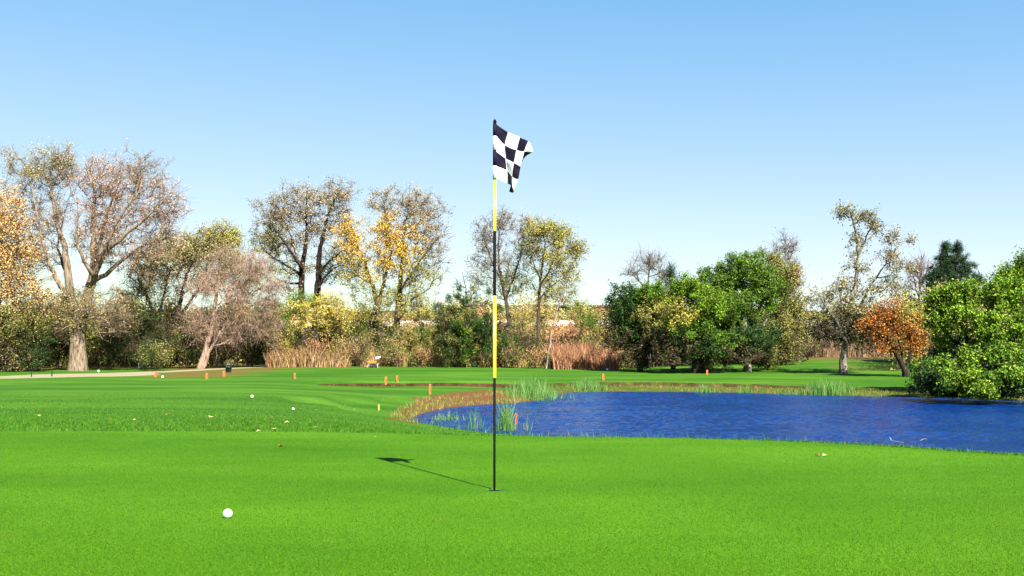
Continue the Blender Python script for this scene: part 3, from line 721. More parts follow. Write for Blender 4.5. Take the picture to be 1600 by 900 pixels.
# right of centre: dense green group
RG = 'dense green trees beyond the pond'
build_plant('spruce_tree', 'dark pointed spruce top rising behind the leftmost green tree beyond the pond', 'tree', 74, (1052, 578),
    [[(1052, 578, .2), (1050, 520, .15), (1048, 460, .09), (1045, 408, .02)]],
    [(1046, 425, 7, 14, 16, PINE, 8), (1050, 450, 20, 18, 46, PINE, 9), (1070, 448, 12, 16, 24, PINE, 9), (1050, 490, 34, 34, 50, PINE, 8)], BARK_DARK, 22, leaf=.13, twl=.55, nt_=8, aspect=.25, lmat=NEEDLE, up=.1)
build_plant('bare_tree', 'wispy bare tree top above the leftmost green tree beyond the pond', 'tree', 80, (1015, 578),
    [[(1015, 578, .14), (1015, 500, .11), (1013, 440, .07), (1016, 405, .03)], [(1012, 460, .05), (995, 430, .04), (982, 410, .015)]],
    [(1016, 412, 20, 20, 40, GREYT, 1), (990, 428, 16, 16, 18, GREYT, 1), (1035, 430, 12, 14, 12, GREYT, 1)], BARK_GREY, 23, leaf=.10, twl=.9, nt_=6, up=.5, extra_twigs=200, tip_r=.02, twr=.014)
build_plant('broadleaf_tree', 'rounded green tree at the left end of the group beyond the pond', 'tree', 70, (1000, 578),
    [[(1000, 580, .22), (1000, 540, .18), (1002, 500, .12), (1005, 465, .06)], [(1000, 545, .12), (975, 510, .08), (968, 480, .04)]],
    [(985, 470, 30, 24, 60, GD, 9), (1015, 460, 28, 18, 50, G1, 9), (978, 505, 26, 28, 50, GD, 9), (1015, 500, 40, 30, 60, OL, 8), (1000, 540, 46, 30, 80, BRD, 8), (1035, 485, 30, 26, 40, OLG, 8)],  # low BRD clumps paint the shade beneath this crown
    BARK_DARK, 24, leaf=.16, twl=.45, nt_=9, lj=.12, group=RG)
build_plant('broadleaf_tree', 'bright yellow-green low tree in the middle of the group beyond the pond', 'tree', 66, (1085, 580),
    [[(1085, 583, .20), (1086, 560, .16), (1085, 520, .12), (1085, 480, .06)], [(1086, 555, .1), (1060, 520, .07), (1052, 490, .04)], [(1086, 550, .1), (1115, 515, .07), (1125, 480, .04)]],
    [(1075, 455, 32, 22, 60, GY, 9), (1060, 495, 34, 22, 44, OLG, 8), (1110, 475, 34, 24, 60, GY, 9), (1085, 515, 46, 18, 40, G1, 8), (1060, 545, 44, 20, 56, BRD, 8), (1100, 545, 44, 22, 60, GD, 8), (1125, 535, 30, 14, 24, G1, 8), (1120, 556, 40, 14, 34, BRD, 8)],  # GD and BRD at the bottom put the under-crown shade into leaf colour
    BARK_DARK, 25, leaf=.16, twl=.42, nt_=9, lj=.11, group=RG)
build_plant('broadleaf_tree', 'largest dense green tree beyond the pond with a mottled trunk at its right', 'tree', 68, (1168, 583),
    [[(1168, 586, .30), (1168, 565, .24), (1165, 520, .18), (1160, 470, .12), (1160, 430, .05)], [(1168, 560, .14), (1190, 520, .1), (1205, 480, .05)], [(1166, 545, .14), (1140, 500, .1), (1125, 455, .05)]],
    [(1160, 425, 42, 28, 110, G1, 9), (1120, 450, 34, 34, 80, G1, 9), (1190, 450, 30, 40, 90, G1, 9), (1150, 480, 60, 34, 110, G1, 9), (1135, 520, 40, 18, 34, G1, 8), (1145, 535, 50, 22, 60, GD, 9), (1185, 530, 34, 26, 60, GD, 9), (1160, 556, 46, 14, 40, BRD, 8)],  # darker bottom clumps stand in for shade under the crown
    BARK_MOTTLED, 26, leaf=.16, twl=.44, nt_=9, lj=.12, group=RG)
build_plant('broadleaf_tree', 'olive-brown tree behind the right side of the largest green tree', 'tree', 76, (1222, 580),
    [[(1222, 580, .2), (1222, 530, .16), (1222, 480, .1), (1225, 430, .05)]],
    [(1222, 435, 26, 30, 70, OL, 8), (1232, 475, 26, 40, 80, OL, 8), (1225, 520, 40, 36, 70, OL, 8), (1205, 405, 20, 10, 20, OL, 7), (1240, 440, 14, 20, 20, TAN, 6)],
    BARK, 27, leaf=.15, twl=.6, nt_=9, lj=.16, group=RG)
build_plant('bare_tree', 'bare twiggy tree top above the olive-brown tree', 'tree', 80, (1228, 575),
    [[(1228, 578, .15), (1227, 500, .12), (1226, 430, .08), (1228, 385, .03)], [(1226, 430, .05), (1212, 400, .03), (1208, 385, .015)]],
    [(1232, 390, 16, 26, 50, GREYT, 1), (1213, 392, 8, 12, 10, GREYT, 1), (1245, 420, 10, 18, 12, GREYT, 1)], BARK_GREY, 28, leaf=.11, twl=.8, nt_=6, up=.6, tip_r=.02, twr=.014)
# sycamore-like
build_plant('sycamore_tree', 'tall ragged sparse tree with pale mottled bark on the mound by the orange tree', 'tree', 64, (1317, 585),
    [[(1317, 588, .34), (1318, 572, .25), (1319, 555, .22), (1322, 530, .18), (1325, 490, .15), (1335, 450, .13), (1341, 420, .11), (1340, 385, .09), (1336, 355, .06), (1328, 330, .03)],
     [(1322, 535, .12, -.4), (1312, 510, .09, -.8), (1302, 495, .07, -1), (1285, 470, .04, -1.2)], [(1340, 400, .07, .3), (1352, 370, .05, .5), (1368, 345, .03, .6)],
     [(1326, 500, .11, .5), (1348, 470, .08, .9), (1372, 430, .06, 1), (1390, 400, .03, 1), (1410, 375, .015, 1)], [(1322, 530, .10, .4), (1350, 500, .08, .8), (1395, 480, .04, 1)]],
    [(1320, 332, 17, 8, 20, SYC, 4), (1350, 340, 20, 10, 22, SYC, 4), (1370, 355, 12, 12, 14, SYC, 4), (1340, 372, 20, 6, 14, SYC, 4), (1332, 392, 10, 12, 6, SYC, 4), (1398, 372, 24, 8, 12, SYC, 4), (1418, 378, 10, 6, 5, SYC, 4),
     (1392, 400, 24, 14, 22, SYC, 3), (1405, 420, 28, 12, 22, SYC, 3), (1340, 420, 22, 14, 14, SYC, 4), (1322, 452, 24, 22, 32, SYC, 4), (1370, 455, 40, 22, 36, SYC, 3), (1290, 470, 34, 20, 36, SYC, 4), (1330, 490, 50, 26, 50, SYC, 4), (1330, 495, 50, 26, 40, BRD, 5), (1335, 485, 50, 26, 34, OL, 5),
     (1300, 515, 44, 28, 56, BRD, 6), (1355, 520, 30, 26, 40, BRD, 6)],
    BARK_MOTTLED, 29, leaf=.17, twl=.6, nt_=5, lj=.10, up=.35, reach=.22, tip_r=.014)
build_plant('maple_tree', 'small orange maple with a dark V-shaped trunk at the foot of the mound', 'tree', 60, (1416, 588),
    [[(1416, 591, .25), (1416, 575, .20), (1408, 562, .15), (1398, 550, .11), (1388, 535, .05)], [(1418, 574, .14), (1422, 560, .11), (1425, 540, .07), (1420, 515, .04)], [(1410, 565, .07), (1405, 530, .05), (1395, 505, .03)]],
    [(1382, 498, 30, 16, 40, ORG, 6), (1368, 520, 22, 18, 28, ORG, 6), (1408, 512, 34, 20, 34, ORG, 5), (1432, 535, 18, 20, 18, ORG, 5), (1390, 478, 24, 8, 14, RED, 4), (1396, 545, 40, 8, 20, ORG, 5), (1415, 490, 24, 14, 14, OLG, 5)],
    BARK_DARK, 30, leaf=.14, twl=.5, nt_=7, lj=.14)
build_plant('bare_tree', 'slender leafless reddish-grey tree left of the dark pine', 'tree', 82, (1436, 570),
    [[(1436, 570, .14), (1436, 500, .12), (1436, 460, .09), (1438, 420, .05), (1440, 398, .02)], [(1436, 465, .06), (1425, 430, .04), (1420, 405, .015)], [(1436, 455, .06), (1448, 425, .04), (1452, 402, .015)]],
    [(1436, 420, 22, 24, 50, GREYT, 0), (1405, 450, 26, 26, 20, GREYT, 0), (1438, 455, 26, 16, 20, GREYT, 0)], BARK_PINK, 31, twl=1.0, nt_=7, up=.8, tip_r=.022, twr=.014)
build_plant('pine_tree', 'dark green dense pine standing behind the right-hand tree', 'tree', 74, (1485, 575),
    [[(1485, 576, .3), (1485, 500, .22), (1484, 440, .12), (1480, 385, .03)], [(1484, 450, .08), (1495, 410, .05), (1497, 388, .02)]],
    [(1479, 388, 7, 10, 26, PINE, 10), (1496, 390, 8, 10, 28, PINE, 10), (1474, 405, 12, 10, 34, PINE, 10), (1490, 412, 22, 14, 70, PINE, 10), (1465, 425, 14, 12, 36, PINE, 10), (1487, 435, 38, 20, 130, PINE, 10), (1512, 422, 16, 12, 40, PINE, 10), (1526, 440, 12, 8, 24, PINE, 10), (1455, 440, 12, 10, 26, PINE, 10),
     (1487, 460, 44, 20, 140, PINE, 10), (1458, 460, 14, 10, 24, PINE, 10), (1526, 462, 10, 6, 14, PINE, 10), (1470, 478, 30, 20, 60, PINE, 10), (1500, 485, 40, 24, 60, PINE, 10)],
    BARK_DARK, 32, leaf=.15, twl=.34, nt_=8, lj=.07, aspect=.22, lmat=NEEDLE, up=.25)
# big right trees over the water
build_plant('broadleaf_tree', 'large bright green tree overhanging the right end of the pond', 'tree', 44.5, (1545, 612),
    [[(1548, 618, .26), (1546, 590, .21), (1540, 550, .17), (1530, 505, .12), (1515, 465, .05)], [(1546, 585, .14), (1580, 540, .12), (1600, 490, .08), (1600, 440, .04)], [(1542, 575, .11), (1500, 540, .08), (1470, 510, .04)], [(1545, 595, .10, -.5), (1520, 590, .07, -1.2), (1505, 600, .04, -1.8)]],
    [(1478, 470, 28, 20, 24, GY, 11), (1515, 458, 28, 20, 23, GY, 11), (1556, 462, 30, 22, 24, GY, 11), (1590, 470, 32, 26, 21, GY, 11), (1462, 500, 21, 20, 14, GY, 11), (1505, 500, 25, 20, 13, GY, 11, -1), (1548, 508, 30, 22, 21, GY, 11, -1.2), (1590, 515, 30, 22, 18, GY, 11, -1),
     (1478, 535, 17, 13, 5, GY, 10), (1530, 545, 28, 15, 12, G1, 10, -1), (1575, 552, 30, 15, 13, GY, 11, -1.6), (1500, 530, 54, 33, 18, GD, 8, 1.2), (1480, 560, 47, 22, 15, GD, 8, 1), (1550, 570, 47, 22, 14, GD, 8, .5),  # GD clumps set behind paint the dark hollows of the crown
     (1447, 578, 19, 13, 12, G1, 8, -1), (1462, 586, 25, 15, 16, GD, 9, -3.5), (1474, 574, 17, 10, 7, GY, 10, -5), (1520, 596, 28, 17, 24, GY, 10, -6), (1538, 614, 17, 8, 11, GY, 10, -6.5), (1588, 586, 23, 14, 19, GY, 10, -6), (1490, 608, 38, 13, 21, GD, 9, -4.5), (1550, 608, 47, 15, 28, GD, 9, -4.8),  # low GY clumps paint sunlit patches, GD the shade between them
     (1612, 600, 28, 15, 18, G1, 10, -6), (1455, 604, 25, 13, 18, GD, 9, -4), (1500, 586, 64, 24, 28, GD, 8, -1.5), (1508, 558, 21, 11, 8, GY, 10, -5), (1560, 560, 28, 13, 12, G1, 10, -5), (1500, 622, 54, 6, 18, GD, 9, -4.5), (1570, 624, 54, 6, 18, GD, 9, -5.5), (1480, 592, 17, 8, 8, G1, 10, -6), (1556, 590, 15, 7, 7, G1, 10, -6), (1604, 560, 25, 15, 12, GY, 10, -4)],  # GD along the bottom paints shade under the overhang
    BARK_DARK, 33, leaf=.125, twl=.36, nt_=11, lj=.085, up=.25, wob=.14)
build_plant('broadleaf_tree', 'taller yellow-green tree cut by the right edge of the photo', 'tree', 47, (1655, 612),
    [[(1655, 620, .3), (1655, 560, .24), (1650, 500, .17), (1645, 440, .08)], [(1654, 560, .14), (1615, 500, .1), (1590, 440, .05)], [(1654, 540, .14), (1700, 480, .1), (1730, 430, .05)]],
    [(1590, 440, 32, 24, 46, GY, 9), (1625, 425, 40, 28, 60, GY, 9), (1680, 430, 60, 40, 70, GY, 8), (1640, 480, 60, 40, 80, G1, 9), (1640, 540, 70, 40, 80, G1, 8), (1730, 490, 50, 60, 50, G1, 8), (1600, 405, 10, 12, 6, GY, 6), (1640, 590, 50, 20, 40, G1, 8)],
    BARK_DARK, 34, leaf=.13, twl=.5, nt_=10, lj=.12, up=.3)
for (px_, yy, s_, lb_) in ((1760, 56, 41, 'green tree standing farthest right beyond the pond outside the view'), (-150, 80, 42, 'tan tree standing farthest left outside the view')):
    build_plant('broadleaf_tree', lb_, 'tree', yy, (px_, 590 if px_ > 0 else 577),
        [[(px_, 592, .3), (px_, 520, .2), (px_, 430, .08)]], [(px_, 430, 60, 50, 70, G1 if px_ > 0 else TAN, 7), (px_+20, 520, 70, 50, 70, G1 if px_ > 0 else OL, 7)], BARK_DARK, s_, leaf=.2, nt_=7)

# ---------------------------------------------------------------- shrubs, left to right
STR = [(3, (.52, .31, .15)), (3, (.42, .21, .11)), (2, (.66, .46, .25)), (3, (.24, .22, .07))]
RST = [(3, (.56, .27, .15)), (3, (.42, .18, .09)), (2, (.68, .42, .24)), (2, (.26, .15, .07))]

BG = 'shrubs under the far trees'
def B(*a, **k): return bush('bush', *a, **k)
B('mixed tan and green leafy shrub under the orange tree at the left edge', 71, 18, 500, 90, 580, [OL, GD, TAN], 101, nc=90, group=BG)
B('low dark green shrub just right of the left-edge orange tree', 72, 62, 520, 60, 578, [GD, BRD], 102, nc=60, group=BG)
B('black-green shrub filling the shade left of the cottonwood trunk', 76, 92, 505, 64, 575, [GD, BRD], 103, nc=70, group=BG)
B('dark shrub directly right of the cottonwood trunk', 76, 170, 500, 86, 575, [BRD, GD], 104, nc=80, group=BG)
B('dark brown-green shrub below the tan-leaved tree', 77, 225, 478, 80, 574, [BRD, GD], 105, nc=100, group=BG)
B('low olive shrub beside the short white post', 74, 246, 535, 46, 576, [OL, GD], 106, nc=40, group=BG)
B('tall dark shrub left of the leaning willow trunk', 79, 285, 470, 70, 574, [BRD, GD, OL], 107, nc=90, group=BG)
B('dark shrub behind the leaning willow trunk', 83, 345, 490, 90, 572, [BRD, GD], 108, nc=90, group=BG)
B('dark green shrub behind the planter', 81, 392, 500, 60, 572, [GD, BRD], 109, nc=80, group=BG)
B('dark olive shrub below the left side of the yellow tree', 84, 445, 500, 60, 568, [GD, BRD, OL], 110, nc=70, group=BG)
B('orange-tinged low shrub at the left end of the tall dry grass', 80, 452, 522, 50, 573, [RED, OLG], 111, nc=40, group=BG)
B('grey-green rounded shrub between the yellow tree and the golden tree', 83, 555, 498, 80, 566, [OL, GD, TAN], 112, nc=100, group=BG)
B('yellowish shrub at the foot of the golden tree', 85, 575, 478, 60, 566, [OLG, OL], 113, nc=60, group=BG)
B('brown shadowy shrub right of the yellow tree', 87, 535, 470, 40, 566, [BRD, TAN], 114, nc=50, group=BG)
B('olive shrub between the golden tree trunks and the dark bush', 82, 640, 495, 80, 572, [OL, TAN, OLG], 115, nc=100, group=BG)
B('tan bushy shrub above the olive one right of the golden tree', 88, 660, 465, 70, 566, [TAN, OLG], 116, nc=70, group=BG)
bush('bush', 'big dense dark green bush left of the flagstick', 78, 728, 450, 124, 574, [GD, G1, GD, OL, GD, BRD], 117, nc=380, nl=9, nt_=9, n_lobes=7, lj=.1, twl=.42, group=BG)
B('brown twiggy shrub right of the flagstick', 81, 805, 500, 74, 573, [BRD, TAN, OL], 118, nc=100, nl=5, group=BG)
B('green low shrub just right of the flagstick', 79, 778, 520, 44, 574, [GD, OL], 119, nc=60, group=BG)
B('pale tan shrub high on the slope behind the leaning dead trunk', 96, 800, 468, 70, 545, [TANG, OLG], 120, nc=90, group=BG)
B('tan-pink shrub on the slope left of the leaning dead trunk', 98, 845, 468, 60, 535, [TANG, TAN, OLG], 121, nc=80, group=BG)
B('yellow-green shrub on the slope right of the leaning dead trunk', 100, 905, 464, 56, 520, [GY, OLG, G1], 122, nc=70, group=BG)
B('green shrub on the slope beside the left-hand green tree', 98, 940, 484, 44, 525, [G1, OLG], 123, nc=50, group=BG)
B('rust-orange shrub high on the slope near the dark building', 112, 955, 478, 54, 520, [RED, ORG], 124, nc=50, group=BG)
B('red-brown shrub on the slope below the pale road', 92, 885, 506, 60, 560, [RED, RED, OL], 125, nc=80, leaf=.11, group=BG)
B('dark green shrub behind the reddish dry grass', 84, 920, 515, 60, 570, [GD, OL], 126, nc=70, group=BG)
B('yellow-leaved shrub beside the left trunk of the green group', 80, 955, 505, 50, 575, [OLG, OL, BRD], 127, nc=60, group=BG)
B('brown thorny shrub right of the leaning dead trunk', 82, 850, 530, 50, 573, [BRD, RED, OL], 128, nc=50, group=BG)
B('rusty low bush beneath the yellow-green tree beyond the pond', 69, 1098, 560, 38, 584, [RED, BRD], 129, nc=30, leaf=.1, twl=.35)
B('tan drooping shrub on the left flank of the mound', 76, 1225, 525, 60, 572, [TAN, OL], 130, nc=70, group=BG)
B('purplish-brown shrub behind the mound left of the sparse tree', 90, 1270, 495, 60, 555, [BRD, PINK], 131, nc=80, group=BG)
B('dark brown shrub behind the mound under the sparse tree', 92, 1320, 500, 80, 554, [BRD, BRD, OL], 132, nc=90, group=BG)
B('brown shrub behind the mound between the sparse tree and the orange maple', 93, 1370, 505, 60, 554, [BRD, RED], 133, nc=70, group=BG)
B('dark green shrub in the shade behind the orange maple', 78, 1440, 510, 60, 565, [GD, BRD], 134, nc=80, group=BG)
B('deep green shrub behind the trunk of the overhanging tree', 54, 1500, 545, 110, 600, [GD, G1], 135, nc=110, leaf=.12, group=BG)
B('dark leafy shrub at the water edge under the overhanging tree', 47, 1572, 560, 90, 614, [GD, BRD], 136, nc=110, leaf=.11, group=BG)
B('dark shrub behind the overhanging tree near the photo right edge', 56, 1590, 500, 110, 600, [GD, BRD], 137, nc=130, group=BG)

for q, (px_, tp_, w_, pal_, lb_) in enumerate([(440, 520, 44, [OLG, RED, STR], 'yellow-topped rusty shrub at the left end of the dry grass'), (480, 526, 50, [STR, RED, BRD], 'straw and rust bramble in the dry grass below the yellow tree'),
        (525, 530, 44, [STR, RED, OLG], 'tan bramble in the middle of the dry grass'), (560, 522, 44, [OL, STR, BRD], 'dark olive shrub standing in the dry grass left of the orange cart'),
        (620, 530, 50, [OL, STR], 'olive weedy shrub right of the orange cart'), (655, 540, 40, [OL, RED], 'low brown-green weeds left of the large dark bush')]):
    B(lb_, 78.5, px_, tp_, w_, 573, pal_, 150+q, nc=44, leaf=.11, twl=.5, group=BG)
B('rust-red bramble rising through the reddish grass', 77, 885, 528, 50, 576, [RST, RED, OL], 160, nc=50, leaf=.11)
B('brown weeds among the right half of the reddish grass', 76, 935, 535, 46, 577, [RST, BRD], 161, nc=40, leaf=.11)
B('olive leafy shrub in the gap left of the cottonwood fork', 84, 60, 462, 80, 560, [OL, TANG, GD], 140, nc=90, group=BG)
B('tan twiggy shrub right of the cottonwood fork', 84, 195, 452, 70, 560, [TAN, OL, BRD], 141, nc=90, group=BG)
B('brown-purple shrub in the middle of the left thicket', 83, 250, 468, 60, 560, [BRD, PINK, OL], 142, nc=80, group=BG)
B('tan-pink shrub between the willow and the yellow tree', 84, 415, 462, 60, 560, [PINK, TAN, OL], 143, nc=90, group=BG)
B('olive bush left of the large dark bush', 84, 690, 485, 60, 568, [OL, GD], 144, nc=80, group=BG)
B('yellowish bush beneath the golden tree beside its right trunk', 82, 612, 505, 50, 568, [OLG, OL, GD], 145, nc=70, group=BG)
B('reddish bramble at the right end of the dark bush', 78, 790, 545, 50, 575, [RED, OL, BRD], 146, nc=50, group=BG)
B('amber bramble below the leaning dead trunk', 77, 835, 548, 56, 575, [RED, OLG, BRD], 147, nc=50, group=BG)
B('olive bush low between the reddish grass and the green group', 76, 968, 545, 46, 578, [OL, BRD], 148, nc=40, group=BG)
B('green bush on the right flank of the largest green tree', 70, 1200, 525, 50, 580, [G1, GD, OL], 149, nc=70, group=BG)
# ---------------------------------------------------------------- thicket that reads as one mass
def thicket(name, boxes, pals, seed, leaf=.26):
    rs = np.random.RandomState(seed); Ps = []; Cs = []; SS = []; EE = []
    for (x0, x1, top, Yc, dp_, n) in boxes:
        k = n//14
        px = rs.uniform(x0, x1, k); yy = Yc+rs.uniform(-dp_, dp_, k)
        x = (px-800)/F*yy; g_ = height(x, yy)
        tp = CAM_H+(HOR-(top+46*(vnoise(px/34, px*0, seed)-.35)+16*(vnoise(px/9, px*0, seed+1)-.5)+7*rs.uniform(-1, 1, k)))/F*yy
        z = g_+(tp-g_)*rs.uniform(0, 1, k)**.8
        c_ = np.stack([x, yy, z], 1)
        p = np.repeat(c_, 14, 0)+rs.normal(size=(k*14, 3))*.42; gg = np.repeat(g_, 14)
        p[:, 2] = np.maximum(p[:, 2], gg+.05)
        Ps.append(p); Cs.append(np.repeat(pick(rs, pals[rs.randint(len(pals))], k), 14, 0)*rs.uniform(.7, 1.3, (k*14, 1)))
        m = k//3; s = c_[:m].copy(); s[:, 2] = g_[:m]; e_ = c_[:m]+rs.normal(size=(m, 3))*.3; SS.append(s); EE.append(e_)
    Vl, Fl, Cl = leaf_geo(rs, np.concatenate(Ps), leaf, np.concatenate(Cs), .7)
    S = np.concatenate(SS); E = np.concatenate(EE); Vt, Ft = twig_geo(S, E, np.full(len(S), .02), rs)
    V = np.concatenate([Vl, Vt]); C = np.concatenate([Cl, np.tile([[.10, .07, .05]], (len(Vt), 1))])
    o = link(name, np_mesh(name, V, np.concatenate([Fl, Ft+len(Vl)]), C), LEAF)
    return tag(o, kind='stuff')
DK = [(3, (.016, .022, .007)), (3, (.024, .018, .009)), (1, (.07, .08, .02))]  # near-black leaf colour that paints the shade inside the thicket
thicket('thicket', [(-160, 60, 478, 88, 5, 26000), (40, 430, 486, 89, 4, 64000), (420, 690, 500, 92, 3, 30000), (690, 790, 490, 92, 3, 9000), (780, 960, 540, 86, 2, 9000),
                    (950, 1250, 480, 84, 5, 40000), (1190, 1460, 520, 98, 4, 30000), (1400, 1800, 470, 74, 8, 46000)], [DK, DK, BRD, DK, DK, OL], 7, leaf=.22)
thicket('slope_brush', [(640, 980, 497, 108, 6, 9000), (640, 1000, 480, 128, 5, 9000), (960, 1500, 492, 125, 8, 12000), (-300, 640, 492, 122, 9, 20000)], [TAN, RED, OL, TANG], 8, leaf=.24)

# ---------------------------------------------------------------- dry tall grass, reeds, small plants
def patch(name, px0, px1, Y0, Y1, n, h0, h1, wd, lean, pal, seed, segs=2, clump=0.):
    rs = np.random.RandomState(seed)
    px = rs.uniform(px0, px1, n); yy = rs.uniform(Y0, Y1, n)
    x = (px-800)/F*yy
    if clump: keep = vnoise(x/clump, yy/clump, seed) > .38; x = x[keep]; yy = yy[keep]; n = len(x)
    z = height(x, yy); h = rs.uniform(h0, h1, n)*(.65+.7*vnoise(x/1.1, yy/1.1, seed+1))
    Vv, Ff, Cc = blades(rs, np.stack([x, yy, z-.02], 1), h, np.full(n, wd), lean, pick(rs, pal, n), segs)
    return link(name, np_mesh(name, Vv, Ff, Cc), BLADE)
tag(patch('tall_dry_grass', 418, 640, 77.0, 83, 12000, .3, 1.5, .05, .5, STR, 51, clump=1.6), kind='stuff')
tag(patch('tall_reddish_grass', 858, 966, 74, 80, 7000, .4, 1.8, .05, .5, RST, 52, clump=1.3), kind='stuff')
tag(patch('rough_grass_fringe', 620, 880, 79, 83, 7000, .3, 1.2, .045, .4, [(2, (.60, .40, .18)), (2, (.24, .34, .07)), (1, (.70, .38, .14))], 53), kind='stuff')
tag(patch('dry_grass_behind_mound', 1190, 1450, 91, 95, 9000, .7, 1.9, .05, .3, [(3, (.50, .33, .22)), (2, (.38, .25, .15)), (1, (.3, .26, .1))], 54), kind='stuff')
REED = [(3, (.09, .26, .05)), (3, (.13, .32, .07)), (2, (.22, .36, .10)), (1, (.32, .32, .14))]
def reed(label, px, py, wpx, n, h0, h1, seed, depth=1.0, wd=.022):
    rs = np.random.RandomState(seed)
    c0 = Vector((*wpt(px, py), WZ)); s = c0.y/F
    x = rs.normal(0, wpx*s*.28, n); y = rs.normal(0, depth*.4, n)
    g_ = np.maximum(height(x+c0.x, y+c0.y), WZ-.05)-WZ
    h = rs.uniform(h0, h1, n)*(1-.5*np.clip(np.abs(x)/(wpx*s*.6), 0, 1))
    Vv, Ff, Cc = blades(rs, np.stack([x, y, g_-.03], 1), h, np.full(n, wd), .35, pick(rs, REED, n), 3)
    o = link('reed_clump', np_mesh('reed_clump', Vv, Ff, Cc), BLADE, loc=c0)
    return tag(o, label, 'reeds', 'reed clumps in and around the pond')
reed('largest green reed clump at the tip of the grassy spit', 835, 622, 78, 620, .5, 1.05, 61, 3.0)
reed('dark green reeds on the far bank right of the largest clump', 918, 611, 56, 380, .4, .75, 62)
reed('small tuft of bright reeds under the eroded far bank', 1100, 613, 24, 130, .35, .62, 63, .6)
reed('wide clump of tall green reeds on the far bank below the mound', 1290, 617, 90, 620, .35, .85, 64, .8)
reed('tall reeds standing in the near water just right of the flagstick', 792, 672, 32, 150, .55, .98, 65, .5, .016)
reed('sparse thin reeds in the near water left of the flagstick', 742, 670, 30, 46, .4, .72, 66, .5, .014)
reed('low yellowish reeds in the shallow left end of the pond', 700, 656, 54, 170, .15, .38, 67, 1.2, .016)
reed('a few thin stems in the water right of the red stake', 822, 673, 22, 16, .3, .6, 68, .4, .012)
reed('small green reed tuft at the far waterline', 1165, 614, 20, 60, .25, .45, 69, .5)
# bank turf tufts
def bank_tufts(name, n, cond, hh, pal, seed, wd=.016):
    rs = np.random.RandomState(seed)
    x = rs.uniform(-9, 34, n*6); y = rs.uniform(20, 56, n*6)
    z, dp_, dpn_, dc_ = height(x, y, True); k = cond(x, y, dp_, dpn_, dc_, rs); x, y, z = x[k][:n], y[k][:n], z[k][:n]
    Vv, Ff, Cc = blades(rs, np.stack([x, y, z-.01], 1), rs.uniform(hh*.4, hh, len(x)), np.full(len(x), wd), .6, pick(rs, pal, len(x)), 1)
    return tag(link(name, np_mesh(name, Vv, Ff, Cc), BLADE), kind='stuff')
BT = [(3, (.22, .26, .06)), (4, (.12, .22, .03)), (2, (.42, .26, .13)), (1, (.60, .50, .14))]
bank_tufts('bank_grass', 34000, lambda x, y, d, dn, dc, r: (y > 28) & (dn > .0) & (dn < 2.3) & ((x > 1) | (sdist(BANK, x, y) < 0)) & (vnoise(x/.5, y/.5, 3) > .35), .16, BT, 71)
bank_tufts('bank_lip_grass', 7000, lambda x, y, d, dn, dc, r: (y > 28) & (((dn > 2.35) & (dn < 2.75)) | ((dc > .5) & (dc < .95))), .10, [(3, (.10, .24, .03)), (1, (.3, .26, .1))], 72)
bank_tufts('near_shore_grass', 6000, lambda x, y, d, dn, dc, r: (y < 28) & (d > .05) & (d < 1.2), .22, [(3, (.06, .20, .02)), (1, (.14, .28, .05))], 73)

# mown turf blades on the green, rougher blades on its fringe
def turf_blades(name, n, Ya, Yb, h, wd, pal, seed, powr, mask, lean=.5):
    rs = np.random.RandomState(seed)
    t = rs.uniform(0, 1, n); yy = (Ya**(1-powr)+t*(Yb**(1-powr)-Ya**(1-powr)))**(1/(1-powr))
    u = rs.uniform(-.60, .60, n); x = u*yy
    k = mask(x, yy); x, yy = x[k], yy[k]; n = len(x)
    k = np.hypot(x-HOLE.x, yy-HOLE.y) > .06; x, yy = x[k], yy[k]; n = len(x)
    z = height(x, yy)
    sc = np.sqrt(yy/4.)
    Vv, Ff, Cc = blades(rs, np.stack([x, yy, z-.001], 1), h*rs.uniform(.5, 1.2, n), wd*sc, lean, pick(rs, pal, n), 1)
    return tag(link(name, np_mesh(name, Vv, Ff, Cc), BLADE), kind='stuff')
ed = lambda x, y: np.interp(800+F*x/y, [-400, 0, 300, 600, 800, 1000, 1200, 1400, 1600, 2000], [10.3, 10.3, 10.4, 10.2, 10.3, 10.4, 10.0, 9.3, 8.5, 8.0])
turf_blades('mown_grass', 420000, 3.1, 10.3, .007, .0022, [(3, (.058, .178, .003)), (3, (.080, .205, .005)), (2, (.036, .12, .002)), (1, (.15, .25, .025))], 81, 2.0, lambda x, y: y < ed(x, y)-.1, 1.1)
turf_blades('fringe_grass', 170000, 8.3, 34, .026, .005, [(3, (.042, .15, .008)), (3, (.06, .19, .010)), (2, (.12, .24, .03))], 82, 2.0, lambda x, y: (y > ed(x, y)) & (sdist(POND, x, y) > .1), .7)

# ---------------------------------------------------------------- far building and pale road on the embankment
bY = 172
bw = empty('warehouse', ((820-800)/F*bY, bY, 6.5), 'long low dark brown building on the skyline behind the centre brush', 'building')
def box(x0, x1, y0, y1, z0, z1):
    v = np.array([(x, y, z) for z in (z0, z1) for y in (y0, y1) for x in (x0, x1)], float)
    f = np.array([[0, 2, 3, 1], [4, 5, 7, 6], [0, 1, 5, 4], [2, 6, 7, 3], [0, 4, 6, 2], [1, 3, 7, 5]])
    return v, f
def joinb(bs):
    Vs = []; Fs = []; o = 0
    for v, f in bs: Vs.append(v); Fs.append(f+o); o += len(v)
    return np.concatenate(Vs), np.concatenate(Fs)
link('wall', np_mesh('wall', *joinb([box(-14, 16, 0, 12, -1, 1.55)])), simple_mat('brick_dark', (0.0992, 0.0558, 0.0434), .8), bw)
link('roof', np_mesh('roof', *joinb([box(-14.6, 16.6, -.6, 12.6, 1.56, 1.85)])), simple_mat('roof_dark', (0.0217, 0.0155, 0.0155), .7), bw)
